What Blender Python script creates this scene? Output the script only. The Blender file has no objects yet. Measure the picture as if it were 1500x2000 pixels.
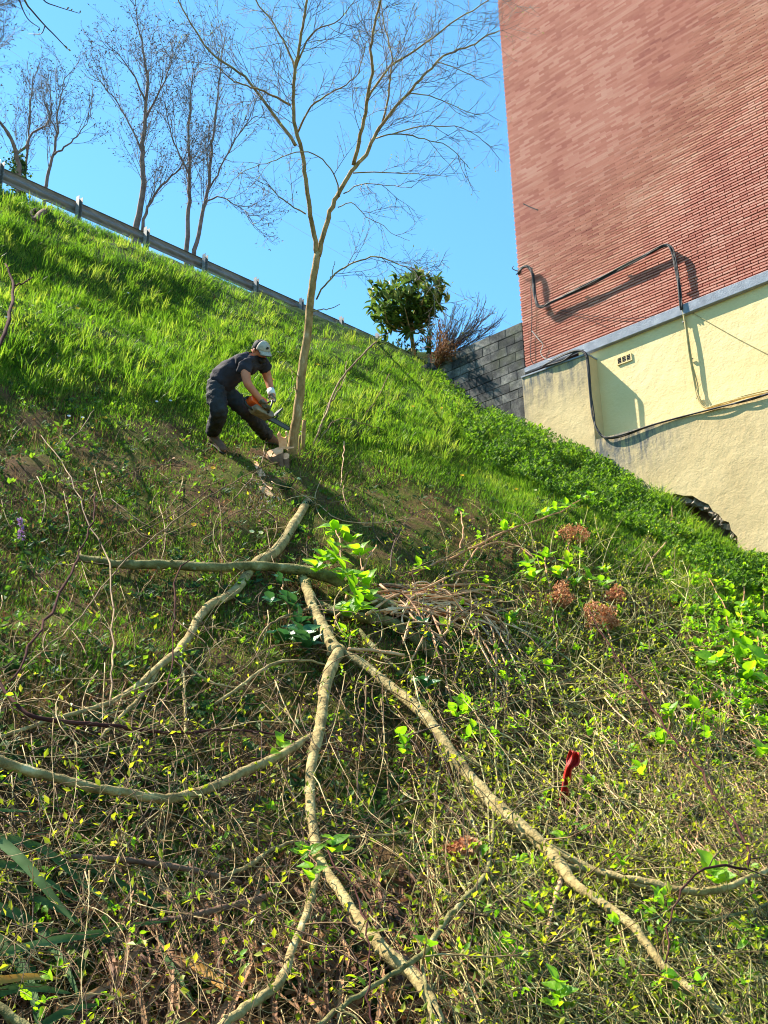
import bpy, math, random
import numpy as np
from mathutils import Vector

# ---------------------------------------------------------------- camera, sky, sun, exposure
S = bpy.context.scene
COL = S.collection
rnd = random.Random(7)
rng = np.random.default_rng(11)
F = 2000.0                                             # focal length in pixels of the 1500 x 2000 photograph
_u = np.array([-142.0, 5841.0, -F]); _u /= np.linalg.norm(_u)
_f = np.array([0, 0, -1.0]); _y = _f - _f.dot(_u) * _u; _y /= np.linalg.norm(_y); _x = np.cross(_y, _u)
RW = np.array([_x, _y, _u])                            # rows: world axes seen from the camera
cam_d = bpy.data.cameras.new('camera'); cam = bpy.data.objects.new('camera', cam_d); COL.objects.link(cam)
cam_d.sensor_fit = 'VERTICAL'; cam_d.sensor_height = 24.0; cam_d.lens = 24.0 * F / 2000.0
cam_d.clip_start = 0.05; cam_d.clip_end = 2000
from mathutils import Matrix
M4 = Matrix([[float(RW[i][j]) for j in range(3)] for i in range(3)]).to_4x4()
cam.matrix_world = M4
S.camera = cam

SUN = np.array([-0.60, 0.19, 0.775]); SUN /= np.linalg.norm(SUN)
el = math.asin(SUN[2]); az = math.atan2(SUN[0], SUN[1])
w = bpy.data.worlds.new('World'); S.world = w; w.use_nodes = True
nt = w.node_tree; bg = nt.nodes['Background']
sky = nt.nodes.new('ShaderNodeTexSky'); sky.sky_type = 'NISHITA'; sky.sun_disc = False
sky.sun_elevation = el; sky.sun_rotation = az
sky.altitude = 0; sky.air_density = 1.0; sky.dust_density = 0.0; sky.ozone_density = 1.6
tn = nt.nodes.new('ShaderNodeMix'); tn.data_type = 'RGBA'; tn.blend_type = 'MULTIPLY'; tn.inputs[0].default_value = 1.0; tn.inputs[7].default_value = (.60, 1.03, 1.08, 1)
nt.links.new(sky.outputs[0], tn.inputs[6]); nt.links.new(tn.outputs[2], bg.inputs[0]); bg.inputs[1].default_value = 0.105
sd = bpy.data.lights.new('sun', 'SUN'); sd.energy = 5.0; sd.angle = math.radians(0.53); sd.color = (1.0, 0.905, 0.75)
so = bpy.data.objects.new('sun', sd); COL.objects.link(so)
so.rotation_euler = Vector(SUN.tolist()).to_track_quat('Z', 'Y').to_euler()
S.view_settings.view_transform = 'Standard'; S.view_settings.look = 'None'
S.view_settings.exposure = 1.62; S.view_settings.gamma = 1.0; S.view_settings.use_curve_mapping = False
S.render.engine = 'CYCLES'
S.cycles.use_denoising = True; S.cycles.filter_width = 1.05
S.cycles.max_bounces = 6; S.cycles.transparent_max_bounces = 8

# ---------------------------------------------------------------- helpers
def at(px, py, Z):                                     # a point at optical depth Z seen at that pixel, in metres
    return RW @ np.array([(px - 750) / F * Z, -(py - 1000) / F * Z, -Z])
def proj(P):
    c = np.asarray(P) @ RW
    return 750 + F * c[..., 0] / -c[..., 2], 1000 - F * c[..., 1] / -c[..., 2], -c[..., 2]
def unit(v):
    v = np.asarray(v, float); return v / np.maximum(np.linalg.norm(v, axis=-1, keepdims=True), 1e-9)

def tag(o, label=None, cat=None, group=None, kind=None):
    if label: o['label'] = label
    if cat: o['category'] = cat
    if group: o['group'] = group
    if kind: o['kind'] = kind
    return o
def empty(name, loc, label=None, cat=None, group=None):
    o = bpy.data.objects.new(name, None); COL.objects.link(o)
    o.location = [float(v) for v in loc]; o.empty_display_size = 0.1
    return tag(o, label, cat, group)

class MB:
    """collects vertices and faces, links them as one mesh object"""
    def __init__(s): s.v = []; s.f = []; s.t = []; s.n = 0
    def add(s, V, Fs, tint=0.5):
        V = np.asarray(V, float).reshape(-1, 3)
        for Fa in (Fs if isinstance(Fs, list) else [Fs]):
            s.f.append(np.asarray(Fa, int) + s.n)
        s.v.append(V); s.n += len(V)
        s.t.append(np.broadcast_to(np.asarray(tint, float), (len(V),)))
    def box(s, c, sx, sy, sz, ax=None, tint=0.5):
        a = np.eye(3) if ax is None else np.asarray(ax, float)
        c = np.asarray(c, float)
        V = [c + i * sx / 2 * a[0] + j * sy / 2 * a[1] + k * sz / 2 * a[2] for i in (-1, 1) for j in (-1, 1) for k in (-1, 1)]
        s.add(V, BOXF, tint)
    def prism(s, P, d, tint=0.5):                      # polygon P (n,3) extruded by vector d
        P = np.asarray(P, float); n = len(P)
        s.polys = getattr(s, 'polys', [])
        V = np.vstack([P, P + d]); b = s.n
        s.v.append(V); s.n += 2 * n; s.t.append(np.full(2 * n, tint))
        s.polys.append(list(range(b, b + n))); s.polys.append(list(range(b + 2 * n - 1, b + n - 1, -1)))
        s.f.append(np.array([[b + (i + 1) % n, b + i, b + n + i, b + n + (i + 1) % n] for i in range(n)]))
    def build(s, name, m, parent=None, smooth=False, loc=None, bevel=0, subs=0):
        V = np.vstack(s.v) if s.v else np.zeros((0, 3))
        if loc is None: loc = [0, 0, 0] if parent is None else None
        off = np.zeros(3)
        if parent is not None: off = world_loc(parent)
        else: off = np.asarray(loc, float)
        V = V - off
        quads = [f for f in s.f if f.shape[1] == 4]; tris = [f for f in s.f if f.shape[1] == 3]
        L = []; sizes = []
        for f in quads: L.append(f.ravel()); sizes.append(np.full(len(f), 4))
        for f in tris: L.append(f.ravel()); sizes.append(np.full(len(f), 3))
        for p in getattr(s, 'polys', []): L.append(np.array(p)); sizes.append(np.array([len(p)]))
        L = np.concatenate(L); sizes = np.concatenate(sizes)
        me = bpy.data.meshes.new(name)
        me.vertices.add(len(V)); me.vertices.foreach_set('co', V.astype(np.float32).ravel())
        me.loops.add(len(L)); me.loops.foreach_set('vertex_index', L.astype(np.int32))
        me.polygons.add(len(sizes))
        st = np.concatenate([[0], np.cumsum(sizes)[:-1]])
        me.polygons.foreach_set('loop_start', st.astype(np.int32))
        me.polygons.foreach_set('loop_total', sizes.astype(np.int32))
        me.polygons.foreach_set('use_smooth', np.full(len(sizes), bool(smooth)))
        at_ = me.attributes.new('tint', 'FLOAT', 'POINT'); at_.data.foreach_set('value', np.concatenate(s.t).astype(np.float32))
        me.update(calc_edges=True); me.validate()
        me.materials.append(m)
        o = bpy.data.objects.new(name, me); COL.objects.link(o)
        if parent is not None: o.parent = parent
        else: o.location = off.tolist()
        if bevel:
            b = o.modifiers.new('bevel', 'BEVEL'); b.width = bevel; b.segments = 2; b.limit_method = 'ANGLE'
        if subs:
            b = o.modifiers.new('sub', 'SUBSURF'); b.levels = subs; b.render_levels = subs
        return o
BOXF = np.array([[0, 1, 3, 2], [4, 6, 7, 5], [0, 4, 5, 1], [2, 3, 7, 6], [0, 2, 6, 4], [1, 5, 7, 3]])
def world_loc(o):
    l = np.array(o.location, float)
    while o.parent: o = o.parent; l = l + np.array(o.location, float)
    return l

def frames(P):
    T = np.gradient(P, axis=1); T = unit(T)
    ref = np.zeros_like(T); ref[..., 2] = 1
    bad = np.abs(T[..., 2]) > 0.93
    ref[bad] = [0.3, 1, 0]
    # one reference for the whole polyline keeps tubes from twisting
    any_bad = bad.mean(axis=1) > 0.3
    ref[any_bad] = [0.37, 0.93, 0.05]; ref[~any_bad] = [0.02, 0.03, 1.0]
    A = unit(np.cross(T, ref)); B = np.cross(T, A)
    return T, A, B
class Tubes:
    def __init__(s): s.g = {}
    def add(s, P, r, tint=0.5, sides=3):
        P = np.asarray(P, float); r = np.broadcast_to(np.asarray(r, float), (len(P),))
        s.g.setdefault((len(P), sides), []).append((P, r, tint))
    def into(s, mb):
        for (k, n), L in s.g.items():
            P = np.array([a[0] for a in L]); r = np.array([a[1] for a in L]); t = np.array([a[2] for a in L])
            T, A, B = frames(P)
            ang = np.arange(n) * 2 * np.pi / n
            V = P[:, :, None, :] + r[:, :, None, None] * (A[:, :, None, :] * np.cos(ang)[None, None, :, None] + B[:, :, None, :] * np.sin(ang)[None, None, :, None])
            m = len(L)
            i, j = np.meshgrid(np.arange(k - 1), np.arange(n), indexing='ij')
            q = np.stack([i * n + j, i * n + (j + 1) % n, (i + 1) * n + (j + 1) % n, (i + 1) * n + j], -1).reshape(-1, 4)
            Fq = (q[None] + (np.arange(m) * k * n)[:, None, None]).reshape(-1, 4)
            caps = []
            if n > 3:
                for e in (0, k - 1):
                    idx = e * n + np.arange(n)
                    c = [[idx[0], idx[a], idx[a + 1]] if e else [idx[0], idx[a + 1], idx[a]] for a in range(1, n - 1)]
                    caps.append((np.array(c)[None] + (np.arange(m) * k * n)[:, None, None]).reshape(-1, 3))
            mb.add(V.reshape(-1, 3), [Fq] + caps, np.repeat(t, k * n))
        return mb
    def build(s, name, m, parent=None, smooth=True, loc=None):
        return s.into(MB()).build(name, m, parent, smooth, loc)
    def empty(s): return not s.g

def leaves_small(mb, P, D, N, L, W, tint):             # folded diamond, 2 triangles
    D = unit(D); S_ = unit(np.cross(D, N)); U = np.cross(S_, D)
    L = np.broadcast_to(L, len(P))[:, None]; W = np.broadcast_to(W, len(P))[:, None]
    mid = P + D * L * 0.45
    V = np.stack([P, mid - S_ * W / 2 + U * W * .18, P + D * L, mid + S_ * W / 2 + U * W * .18], 1).reshape(-1, 3)
    b = (np.arange(len(P)) * 4)[:, None]
    mb.add(V, [np.concatenate([b + [0, 1, 2], b + [0, 2, 3]])], np.repeat(np.broadcast_to(tint, len(P)), 4))
def leaves_big(mb, P, D, N, L, W, tint, curl=0.25):    # 8-face leaf with midrib fold and curl
    D = unit(D); S_ = unit(np.cross(D, N)); U = np.cross(S_, D)
    n = len(P); L = np.broadcast_to(L, n)[:, None]; W = np.broadcast_to(W, n)[:, None]
    def p(t, s, h): return P + D * L * t + S_ * W * s + U * (W * abs(s) * .35 - L * curl * t * t + h)
    V = np.stack([p(0, 0, 0), p(.3, -.45, 0), p(.3, 0, 0), p(.3, .45, 0), p(.68, -.42, 0), p(.68, 0, 0), p(.68, .42, 0), p(1, 0, 0)], 1).reshape(-1, 3)
    b = (np.arange(n) * 8)[:, None]
    mb.add(V, [np.concatenate([b + [0, 1, 2], b + [0, 2, 3], b + [4, 7, 5], b + [5, 7, 6]]), np.concatenate([b + [1, 4, 5, 2], b + [2, 5, 6, 3]])],
           np.repeat(np.broadcast_to(tint, n), 8))
def blades(mb, P, up, bend, L, W, tint):               # grass blade, 3 triangles
    n = len(P); up = unit(up); bend = unit(bend - (bend * up).sum(-1, keepdims=True) * up)
    side = np.cross(up, bend)
    tw = rng.uniform(-1, 1, n)[:, None]; side = unit(side + bend * tw)
    L = np.broadcast_to(L, n)[:, None]; W = np.broadcast_to(W, n)[:, None]
    c = rng.uniform(.12, .55, n)[:, None]
    m = P + up * L * .55 + bend * L * c * .3
    tip = P + up * L * (1 - c * .55) + bend * L * c
    V = np.stack([P - side * W / 2, P + side * W / 2, m - side * W * .4, m + side * W * .4, tip], 1).reshape(-1, 3)
    b = (np.arange(n) * 5)[:, None]
    mb.add(V, [b + [0, 1, 3, 2], b + [2, 3, 4]], np.repeat(np.broadcast_to(tint, n), 5))

def smooth_line(P, k):                                 # Catmull-Rom through P, k points, even steps
    P = np.asarray(P, float)
    if len(P) == 2: return P[0] + (P[1] - P[0]) * np.linspace(0, 1, k)[:, None]
    Q = np.vstack([2 * P[0] - P[1], P, 2 * P[-1] - P[-2]])
    out = []
    for i in range(len(P) - 1):
        a, b, c, d = Q[i:i + 4]
        t = np.linspace(0, 1, 9)[:-1][:, None]
        out.append(.5 * ((2 * b) + (-a + c) * t + (2 * a - 5 * b + 4 * c - d) * t ** 2 + (-a + 3 * b - 3 * c + d) * t ** 3))
    out = np.vstack(out + [P[-1:]])
    s = np.concatenate([[0], np.cumsum(np.linalg.norm(np.diff(out, axis=0), axis=1))])
    q = np.linspace(0, s[-1], k)
    return np.stack([np.interp(q, s, out[:, i]) for i in range(out.shape[1])], 1)

# ---------------------------------------------------------------- materials
def nd(t, typ, **kw):
    n = t.nodes.new(typ)
    for k, v in kw.items(): setattr(n, k, v)
    return n
def ramp(t, fac, cols, pos=None):
    r = nd(t, 'ShaderNodeValToRGB'); e = r.color_ramp.elements
    pos = pos or [i / max(1, len(cols) - 1) for i in range(len(cols))]
    while len(e) < len(cols): e.new(0.5)
    for i, (c, p) in enumerate(zip(cols, pos)): e[i].position = p; e[i].color = (*c, 1)
    t.links.new(fac, r.inputs[0]); return r.outputs[0]
def noise(t, scale, detail=4, vec=None, rough=0.55, dist=0):
    n = nd(t, 'ShaderNodeTexNoise'); n.inputs['Scale'].default_value = scale; n.inputs['Detail'].default_value = detail
    n.inputs['Roughness'].default_value = rough; n.inputs['Distortion'].default_value = dist
    if vec is not None: t.links.new(vec, n.inputs['Vector'])
    return n.outputs[0]
def mth(t, op, a, b=None, c=None, clamp=False):
    n = nd(t, 'ShaderNodeMath', operation=op, use_clamp=clamp)
    for i, v in enumerate((a, b, c)):
        if v is None: continue
        if isinstance(v, (int, float)): n.inputs[i].default_value = v
        else: t.links.new(v, n.inputs[i])
    return n.outputs[0]
def mixc(t, f, a, b, mode='MIX'):
    n = nd(t, 'ShaderNodeMix', data_type='RGBA', blend_type=mode)
    for i, v in ((0, f), (6, a), (7, b)):
        if isinstance(v, (int, float)): n.inputs[i].default_value = v
        elif isinstance(v, tuple): n.inputs[i].default_value = (*v, 1)
        else: t.links.new(v, n.inputs[i])
    return n.outputs[2]
def new_mat(name):
    m = bpy.data.materials.new(name); m.use_nodes = True
    t = m.node_tree; return m, t, t.nodes['Principled BSDF'], t.nodes['Material Output']
def geo_pos(t): return nd(t, 'ShaderNodeNewGeometry').outputs['Position']
def attr(t, name):
    return nd(t, 'ShaderNodeAttribute', attribute_name=name).outputs['Fac']
def mat(name, cols, scale=8, detail=4, rough=0.75, bump=0.0, bscale=40, transl=0.0, tint=0.0, spec=0.3, tcol=None, metal=0.0, stretch=None):
    m, t, b, out = new_mat(name)
    pos = geo_pos(t)
    if stretch is not None:
        mp = nd(t, 'ShaderNodeMapping'); mp.inputs['Scale'].default_value = stretch; t.links.new(pos, mp.inputs[0]); pos = mp.outputs[0]
    f = noise(t, scale, detail, pos)
    f = mth(t, 'MULTIPLY_ADD', f, 1.7, -0.35)
    if tint: f = mth(t, 'ADD', f, mth(t, 'MULTIPLY_ADD', attr(t, 'tint'), tint, -tint / 2), clamp=True)
    c = ramp(t, f, cols)
    t.links.new(c, b.inputs['Base Color'])
    b.inputs['Roughness'].default_value = rough; b.inputs['Specular IOR Level'].default_value = spec; b.inputs['Metallic'].default_value = metal
    if bump:
        bn = nd(t, 'ShaderNodeBump'); bn.inputs['Strength'].default_value = bump; bn.inputs['Distance'].default_value = 0.02
        t.links.new(noise(t, bscale, 5, pos), bn.inputs['Height']); t.links.new(bn.outputs[0], b.inputs['Normal'])
    if transl:
        tr = nd(t, 'ShaderNodeBsdfTranslucent'); mx = nd(t, 'ShaderNodeMixShader'); mx.inputs[0].default_value = transl
        if tcol:
            t.links.new(mixc(t, 1.0, c, tcol, 'MULTIPLY'), tr.inputs[0])
        else: t.links.new(c, tr.inputs[0])
        t.links.new(b.outputs[0], mx.inputs[1]); t.links.new(tr.outputs[0], mx.inputs[2]); t.links.new(mx.outputs[0], out.inputs[0])
    return m

G_T = (1.55, 1.8, 0.55)
m_grass = mat('grass', [(.03, .07, .012), (.07, .145, .018), (.13, .22, .028), (.26, .28, .08)], 1.1, 5, .5, transl=.5, tint=.9, spec=.35, tcol=G_T)
m_drygrass = mat('dry_grass', [(.09, .05, .025), (.20, .13, .06), (.33, .25, .12)], 3, 4, .7, transl=.3, tint=.8)
m_weed = mat('weed_leaf', [(.045, .10, .015), (.10, .19, .025), (.20, .29, .04)], 3, 4, .6, transl=.45, tint=.9, spec=.25, tcol=G_T)
m_weed_dark = mat('dark_weed_leaf', [(.018, .05, .015), (.04, .095, .024), (.09, .15, .03)], 5, 3, .6, transl=.3, tint=.8, spec=.2)
m_bud = mat('young_leaf', [(.08, .13, .015), (.20, .26, .025), (.40, .42, .05)], 9, 3, .45, transl=.5, tint=.9, spec=.4, tcol=(1.8, 1.7, .5))
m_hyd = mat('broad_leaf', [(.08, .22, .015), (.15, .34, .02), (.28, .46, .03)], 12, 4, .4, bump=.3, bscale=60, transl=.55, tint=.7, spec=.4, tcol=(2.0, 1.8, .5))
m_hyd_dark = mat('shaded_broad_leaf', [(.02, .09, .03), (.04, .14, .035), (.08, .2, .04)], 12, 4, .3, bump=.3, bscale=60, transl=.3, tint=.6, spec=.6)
m_loquat = mat('loquat_leaf', [(.035, .075, .015), (.075, .14, .02), (.15, .23, .03)], 4, 3, .4, transl=.5, tint=.9, spec=.5)
m_loquat_new = mat('loquat_new_leaf', [(.14, .2, .04), (.25, .3, .06), (.35, .38, .12)], 4, 3, .5, transl=.5, tint=.9)
m_bark = mat('smooth_bark', [(.07, .05, .02), (.21, .155, .06), (.37, .285, .12), (.56, .48, .28)], 11, 9, .85, bump=.9, bscale=38, spec=.2)
m_bark_main = mat('tree_bark', [(.09, .055, .022), (.23, .145, .055), (.36, .245, .11), (.55, .47, .32)], 12, 8, .85, bump=.9, bscale=30, spec=.2, stretch=(1, 1, .45))
m_bark_moss = mat('mossy_bark', [(.045, .04, .015), (.12, .105, .035), (.24, .21, .08), (.45, .42, .28)], 9, 9, .85, bump=.9, bscale=40, spec=.2)
m_bark_far = mat('far_bark', [(.09, .06, .065), (.18, .13, .125), (.28, .22, .2)], 6, 4, .85, bump=.3)
m_twig = mat('twig_bark', [(.035, .016, .01), (.10, .052, .022), (.22, .14, .05), (.44, .34, .16)], 6, 3, .7, tint=.9, spec=.3)
m_twig_red = mat('red_twig_bark', [(.025, .01, .01), (.055, .02, .018), (.10, .045, .03)], 6, 3, .9, tint=.8, spec=.08)
m_twig_grey = mat('bare_twig_bark', [(.07, .055, .055), (.16, .125, .115), (.28, .23, .2)], 4, 3, .8, tint=.9)
m_cane = mat('dry_cane', [(.28, .13, .05), (.54, .31, .15), (.74, .50, .30)], 7, 5, .6, bump=.3, tint=.8, spec=.35)
m_cane_b = mat('brown_cane', [(.16, .07, .03), (.38, .19, .085), (.64, .39, .2)], 9, 6, .7, bump=.4, tint=.9, spec=.3)
m_deadwood = mat('dead_wood', [(.06, .03, .02), (.14, .075, .045), (.24, .14, .085)], 9, 6, .85, bump=.7, bscale=25)
m_dead = mat('dead_leaf', [(.08, .032, .016), (.21, .095, .04), (.40, .22, .10)], 9, 4, .7, transl=.25, tint=.9)
m_dryflower = mat('dried_flower', [(.28, .09, .035), (.52, .22, .095), (.7, .38, .19)], 14, 4, .8, transl=.25, tint=.9)
m_strap = mat('strap_leaf', [(.025, .055, .016), (.055, .11, .03), (.15, .23, .09)], 5, 4, .7, transl=.2, tint=.6, spec=.12)
m_orange_leaf = mat('orange_dead_leaf', [(.30, .12, .02), (.45, .22, .03), (.5, .3, .06)], 7, 4, .5, transl=.2)
m_fern = mat('fern', [(.015, .06, .03), (.03, .10, .05)], 5, 3, .5, transl=.25)
m_wood = mat('cut_wood', [(.74, .33, .16), (.86, .44, .25), (.9, .58, .39)], 20, 5, .8, bump=.2, spec=.15)
m_chips = mat('wood_chips', [(.24, .15, .1), (.45, .32, .22), (.62, .5, .38)], 20, 5, .9, tint=.8)
m_steel = mat('galvanised_steel', [(.12, .12, .12), (.2, .195, .19), (.32, .31, .3)], 3, 5, .6, metal=.2, spec=.5, stretch=(1, 1, 6))
m_rubber = mat('black_plastic', [(.012, .012, .013), (.03, .03, .032)], 10, 2, .45)
m_cable = mat('black_cable', [(.014, .013, .015), (.035, .033, .035), (.06, .055, .055)], 10, 3, .55, tint=.8)
m_cable_y = mat('painted_cable', [(.32, .25, .10), (.48, .40, .2)], 12, 3, .7)
m_cable_w = mat('pale_cable', [(.35, .33, .32), (.5, .48, .46)], 12, 3, .6)
m_asphalt = mat('asphalt', [(.04, .04, .042), (.065, .065, .065)], 30, 4, .9, bump=.3)
m_post = mat('weathered_post', [(.2, .16, .11), (.34, .29, .21)], 8, 5, .85, bump=.4)
m_stone = mat('rubble_stone', [(.10, .08, .06), (.22, .18, .14), (.36, .31, .24)], 14, 5, .9, bump=.8, bscale=18, tint=.4)
m_yflower = mat('yellow_petal', [(.75, .42, .01), (.85, .55, .02)], 9, 2, .6, transl=.3)
m_pflower = mat('primrose_petal', [(.75, .72, .3), (.85, .82, .45)], 9, 2, .6, transl=.3)
m_wflower = mat('white_petal', [(.6, .6, .66), (.8, .8, .85)], 9, 2, .6, transl=.3)
m_vflower = mat('violet_petal', [(.25, .12, .32), (.4, .22, .45)], 9, 2, .6, transl=.3)
m_red = mat('red_cloth', [(.22, .015, .012), (.48, .02, .012), (.6, .05, .03)], 16, 6, .55, bump=.3, transl=.15)
m_skin = mat('skin', [(.44, .14, .07), (.56, .21, .115)], 15, 3, .55, spec=.35)
m_shirt = mat('navy_shirt', [(.015, .013, .019), (.034, .029, .042)], 9, 4, .85, bump=.9, bscale=11)
m_trouser = mat('dark_trousers', [(.011, .012, .016), (.022, .024, .030), (.045, .047, .055)], 7, 5, .8, bump=.9, bscale=16)
m_boot = mat('brown_leather', [(.09, .045, .028), (.17, .095, .06)], 20, 4, .7, bump=.3)
m_sole = mat('boot_sole', [(.02, .018, .016), (.04, .036, .03)], 20, 4, .8)
m_glove = mat('grey_glove', [(.10, .085, .06), (.17, .15, .11)], 25, 4, .9, bump=.4)
m_cap = mat('camouflage_cap', [(.09, .08, .07), (.33, .30, .25), (.42, .39, .33), (.16, .14, .12)], 38, 3, .85)
m_cap_dark = mat('dark_mesh_cap', [(.015, .015, .02), (.03, .03, .036)], 60, 3, .8)
m_hair = mat('black_hair', [(.008, .007, .006), (.02, .016, .013)], 60, 3, .7)
m_orange = mat('orange_plastic', [(.72, .09, .015), (.82, .13, .02)], 8, 2, .35, spec=.5)
m_white = mat('white_plastic', [(.6, .6, .6), (.78, .78, .76)], 8, 2, .4)
m_eye = mat('eye', [(.02, .015, .012), (.03, .02, .02)], 8, 2, .2)
m_bar = mat('steel_bar', [(.05, .05, .045), (.13, .13, .11)], 12, 3, .6, metal=.3)

# ---------------------------------------------------------------- the wall's own axes
CW = at(1027, 720, 20.0)                               # foot of the brick corner
_d = RW @ np.array([-2266, -740, -2000.0]); E1 = -unit(_d)
E1[2] = 0; E1 = unit(E1); UP = np.array([0, 0, 1.0])
NW = np.array([-E1[1], E1[0], 0]); NW = NW if NW @ CW < 0 else -NW
WA = np.array([E1, NW, UP])
def W(a, h, o=0.0): return CW + a * E1 + h * UP + o * NW
def wpx(px, py, o=0.0):                                # pixel -> (along, height) on the wall plane offset o
    d = at(px, py, 1.0); t = NW @ (CW + NW * o) / (NW @ d); q = d * t - CW
    return float(q @ E1), float(q[2])

# ---------------------------------------------------------------- ground
RA = at(0, 322, 20.35); RB = at(770, 672, 33.09)       # top edge of the guard rail
gdir = unit(RB - RA); ghor = unit(np.array([gdir[0], gdir[1], 0])); gperp = np.array([-ghor[1], ghor[0], 0])
gslope = gdir[2] / math.hypot(gdir[0], gdir[1])
def road_z(x, y):
    s = (x - RA[0]) * ghor[0] + (y - RA[1]) * ghor[1]
    return RA[2] - 0.78 + s * gslope
ctrl = []
for px in (0, 150, 284, 400, 520, 600, 680, 750):           # crest a little in front of the rail
    py = np.interp(px, [0, 150, 284, 400, 520, 600, 680, 760], [368, 425, 487, 537, 590, 620, 650, 684])
    Z = 22 * 1850 / (2000 - px); d = at(px, py, 1.0)
    t = Z
    for _ in range(30):
        p = d * t; t -= 0.5 * (p[2] - road_z(p[0], p[1])) / max(0.15, abs(d[2]))
        t = min(max(t, Z * .8), Z)
    ctrl.append(d * t)
for px, py, Z in [(440, 890, 12), (568, 893, 12.6), (300, 650, 16.6), (0, 640, 13.3), (0, 860, 10.2), (520, 700, 17.6), (700, 760, 17.6),
                  (0, 1100, 8.2), (400, 1100, 9.2), (750, 1000, 12.2), (750, 1180, 9.4), (1000, 1000, 14.0), (1000, 860, 17.2),
                  (800, 700, 23.5), (1150, 1150, 12.5), (1300, 1080, 14.4), (1400, 1250, 11.6),
                  (750, 1400, 7.6), (300, 1350, 6.7), (0, 1400, 5.7), (1200, 1400, 9.2), (1500, 1400, 10.0),
                  (750, 1700, 5.6), (750, 2000, 4.3), (0, 1700, 4.6), (0, 2000, 3.8), (1500, 1700, 6.8), (1500, 2000, 5.0)]:
    ctrl.append(at(px, py, Z))
for px, py in [(862, 745), (905, 790), (960, 815), (1020, 838), (1165, 902), (1240, 945), (1300, 984), (1370, 1050), (1430, 1096), (1500, 1108)]:
    a, h = wpx(px, py, .2); ctrl.append(W(a, h, .2))
ctrl = np.array(ctrl)
A_ = np.c_[ctrl[:, :2], np.ones(len(ctrl))]; PL = np.linalg.lstsq(A_, ctrl[:, 2], rcond=None)[0]
CX = ctrl[:, :2]; SG = 4.0
def _k(d2): return np.exp(-np.sqrt(d2 + .25) / SG)
K = _k(((CX[:, None] - CX[None]) ** 2).sum(-1)) + np.eye(len(CX)) * 0.012
WK = np.linalg.solve(K, ctrl[:, 2] - A_ @ PL)
_ph = rng.uniform(0, 6.28, (14, 3)); _kk = rng.normal(0, 1, (14, 2))
def ground_z(x, y, bumps=True):
    x = np.asarray(x, float); y = np.asarray(y, float); sh = x.shape
    X = np.stack([x.ravel(), y.ravel()], 1)
    z = X @ PL[:2] + PL[2] + _k(((X[:, None] - CX[None]) ** 2).sum(-1)) @ WK
    if bumps:
        for i in range(14):
            f = 0.9 + i * .55
            z = z + .055 / (1 + i * .55) * np.sin(f * (X[:, 0] * _kk[i, 0] + X[:, 1] * _kk[i, 1]) + _ph[i, 0])
    zr = road_z(X[:, 0], X[:, 1])
    Dp = -((X[:, 0] - RA[0]) * gperp[0] + (X[:, 1] - RA[1]) * gperp[1]); Ds = (X[:, 0] - RA[0]) * ghor[0] + (X[:, 1] - RA[1]) * ghor[1]
    wv = .35 * np.sin(Ds * .8 + 1); fd = np.clip((14 - Ds) / 5, 0, 1)
    z = z + fd * (.20 * np.exp(-((Dp - 2.3 - wv) / .75) ** 2) + .16 * np.exp(-((Dp - 5.0 + wv) / .8) ** 2))   # low ridges added parallel to the road to put shade bands on the bank
    hh = np.clip((zr - z) / .22, -1, 1)                 # smooth minimum with the road shelf
    z = np.where(hh >= 1, z, np.where(hh <= -1, zr, zr + (z - zr) * (hh + 1) / 2 - .055 * (1 - hh * hh)))
    z = np.maximum(z, -1.75 + .02 * np.sin(X[:, 0]) )
    return z.reshape(sh)
def ground_n(x, y, e=.12):
    dx = (ground_z(x + e, y) - ground_z(x - e, y)) / (2 * e); dy = (ground_z(x, y + e) - ground_z(x, y - e)) / (2 * e)
    return unit(np.stack([-dx, -dy, np.ones_like(dx)], -1))
_ts = np.concatenate([np.linspace(1.5, 12, 130), np.linspace(12.1, 45, 200)])
def hit(px, py):                                       # ground points seen at pixels (vectorised)
    px = np.atleast_1d(np.asarray(px, float)); py = np.atleast_1d(np.asarray(py, float)); out = np.zeros((len(px), 3))
    for i in range(0, len(px), 2000):
        a = px[i:i + 2000]; b = py[i:i + 2000]
        D = np.stack([(a - 750) / F, -(b - 1000) / F, -np.ones_like(a)], 1) @ RW.T
        lo = np.full(len(a), 1.5); found = np.zeros(len(a), bool); hi = np.full(len(a), 45.0)
        step = _ts
        P = D[:, None, :] * step[None, :, None]
        below = P[..., 2] < GZ(P[..., 0], P[..., 1])
        j = np.argmax(below, axis=1); j = np.where(below.any(axis=1), np.maximum(j, 1), len(step) - 1)
        lo = step[j - 1]; hi = step[j]
        for _ in range(7):
            m = (lo + hi) / 2; Q = D * m[:, None]; bl = Q[:, 2] < GZ(Q[:, 0], Q[:, 1])
            hi = np.where(bl, m, hi); lo = np.where(bl, lo, m)
        out[i:i + 2000] = D * hi[:, None]
    return out
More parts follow.
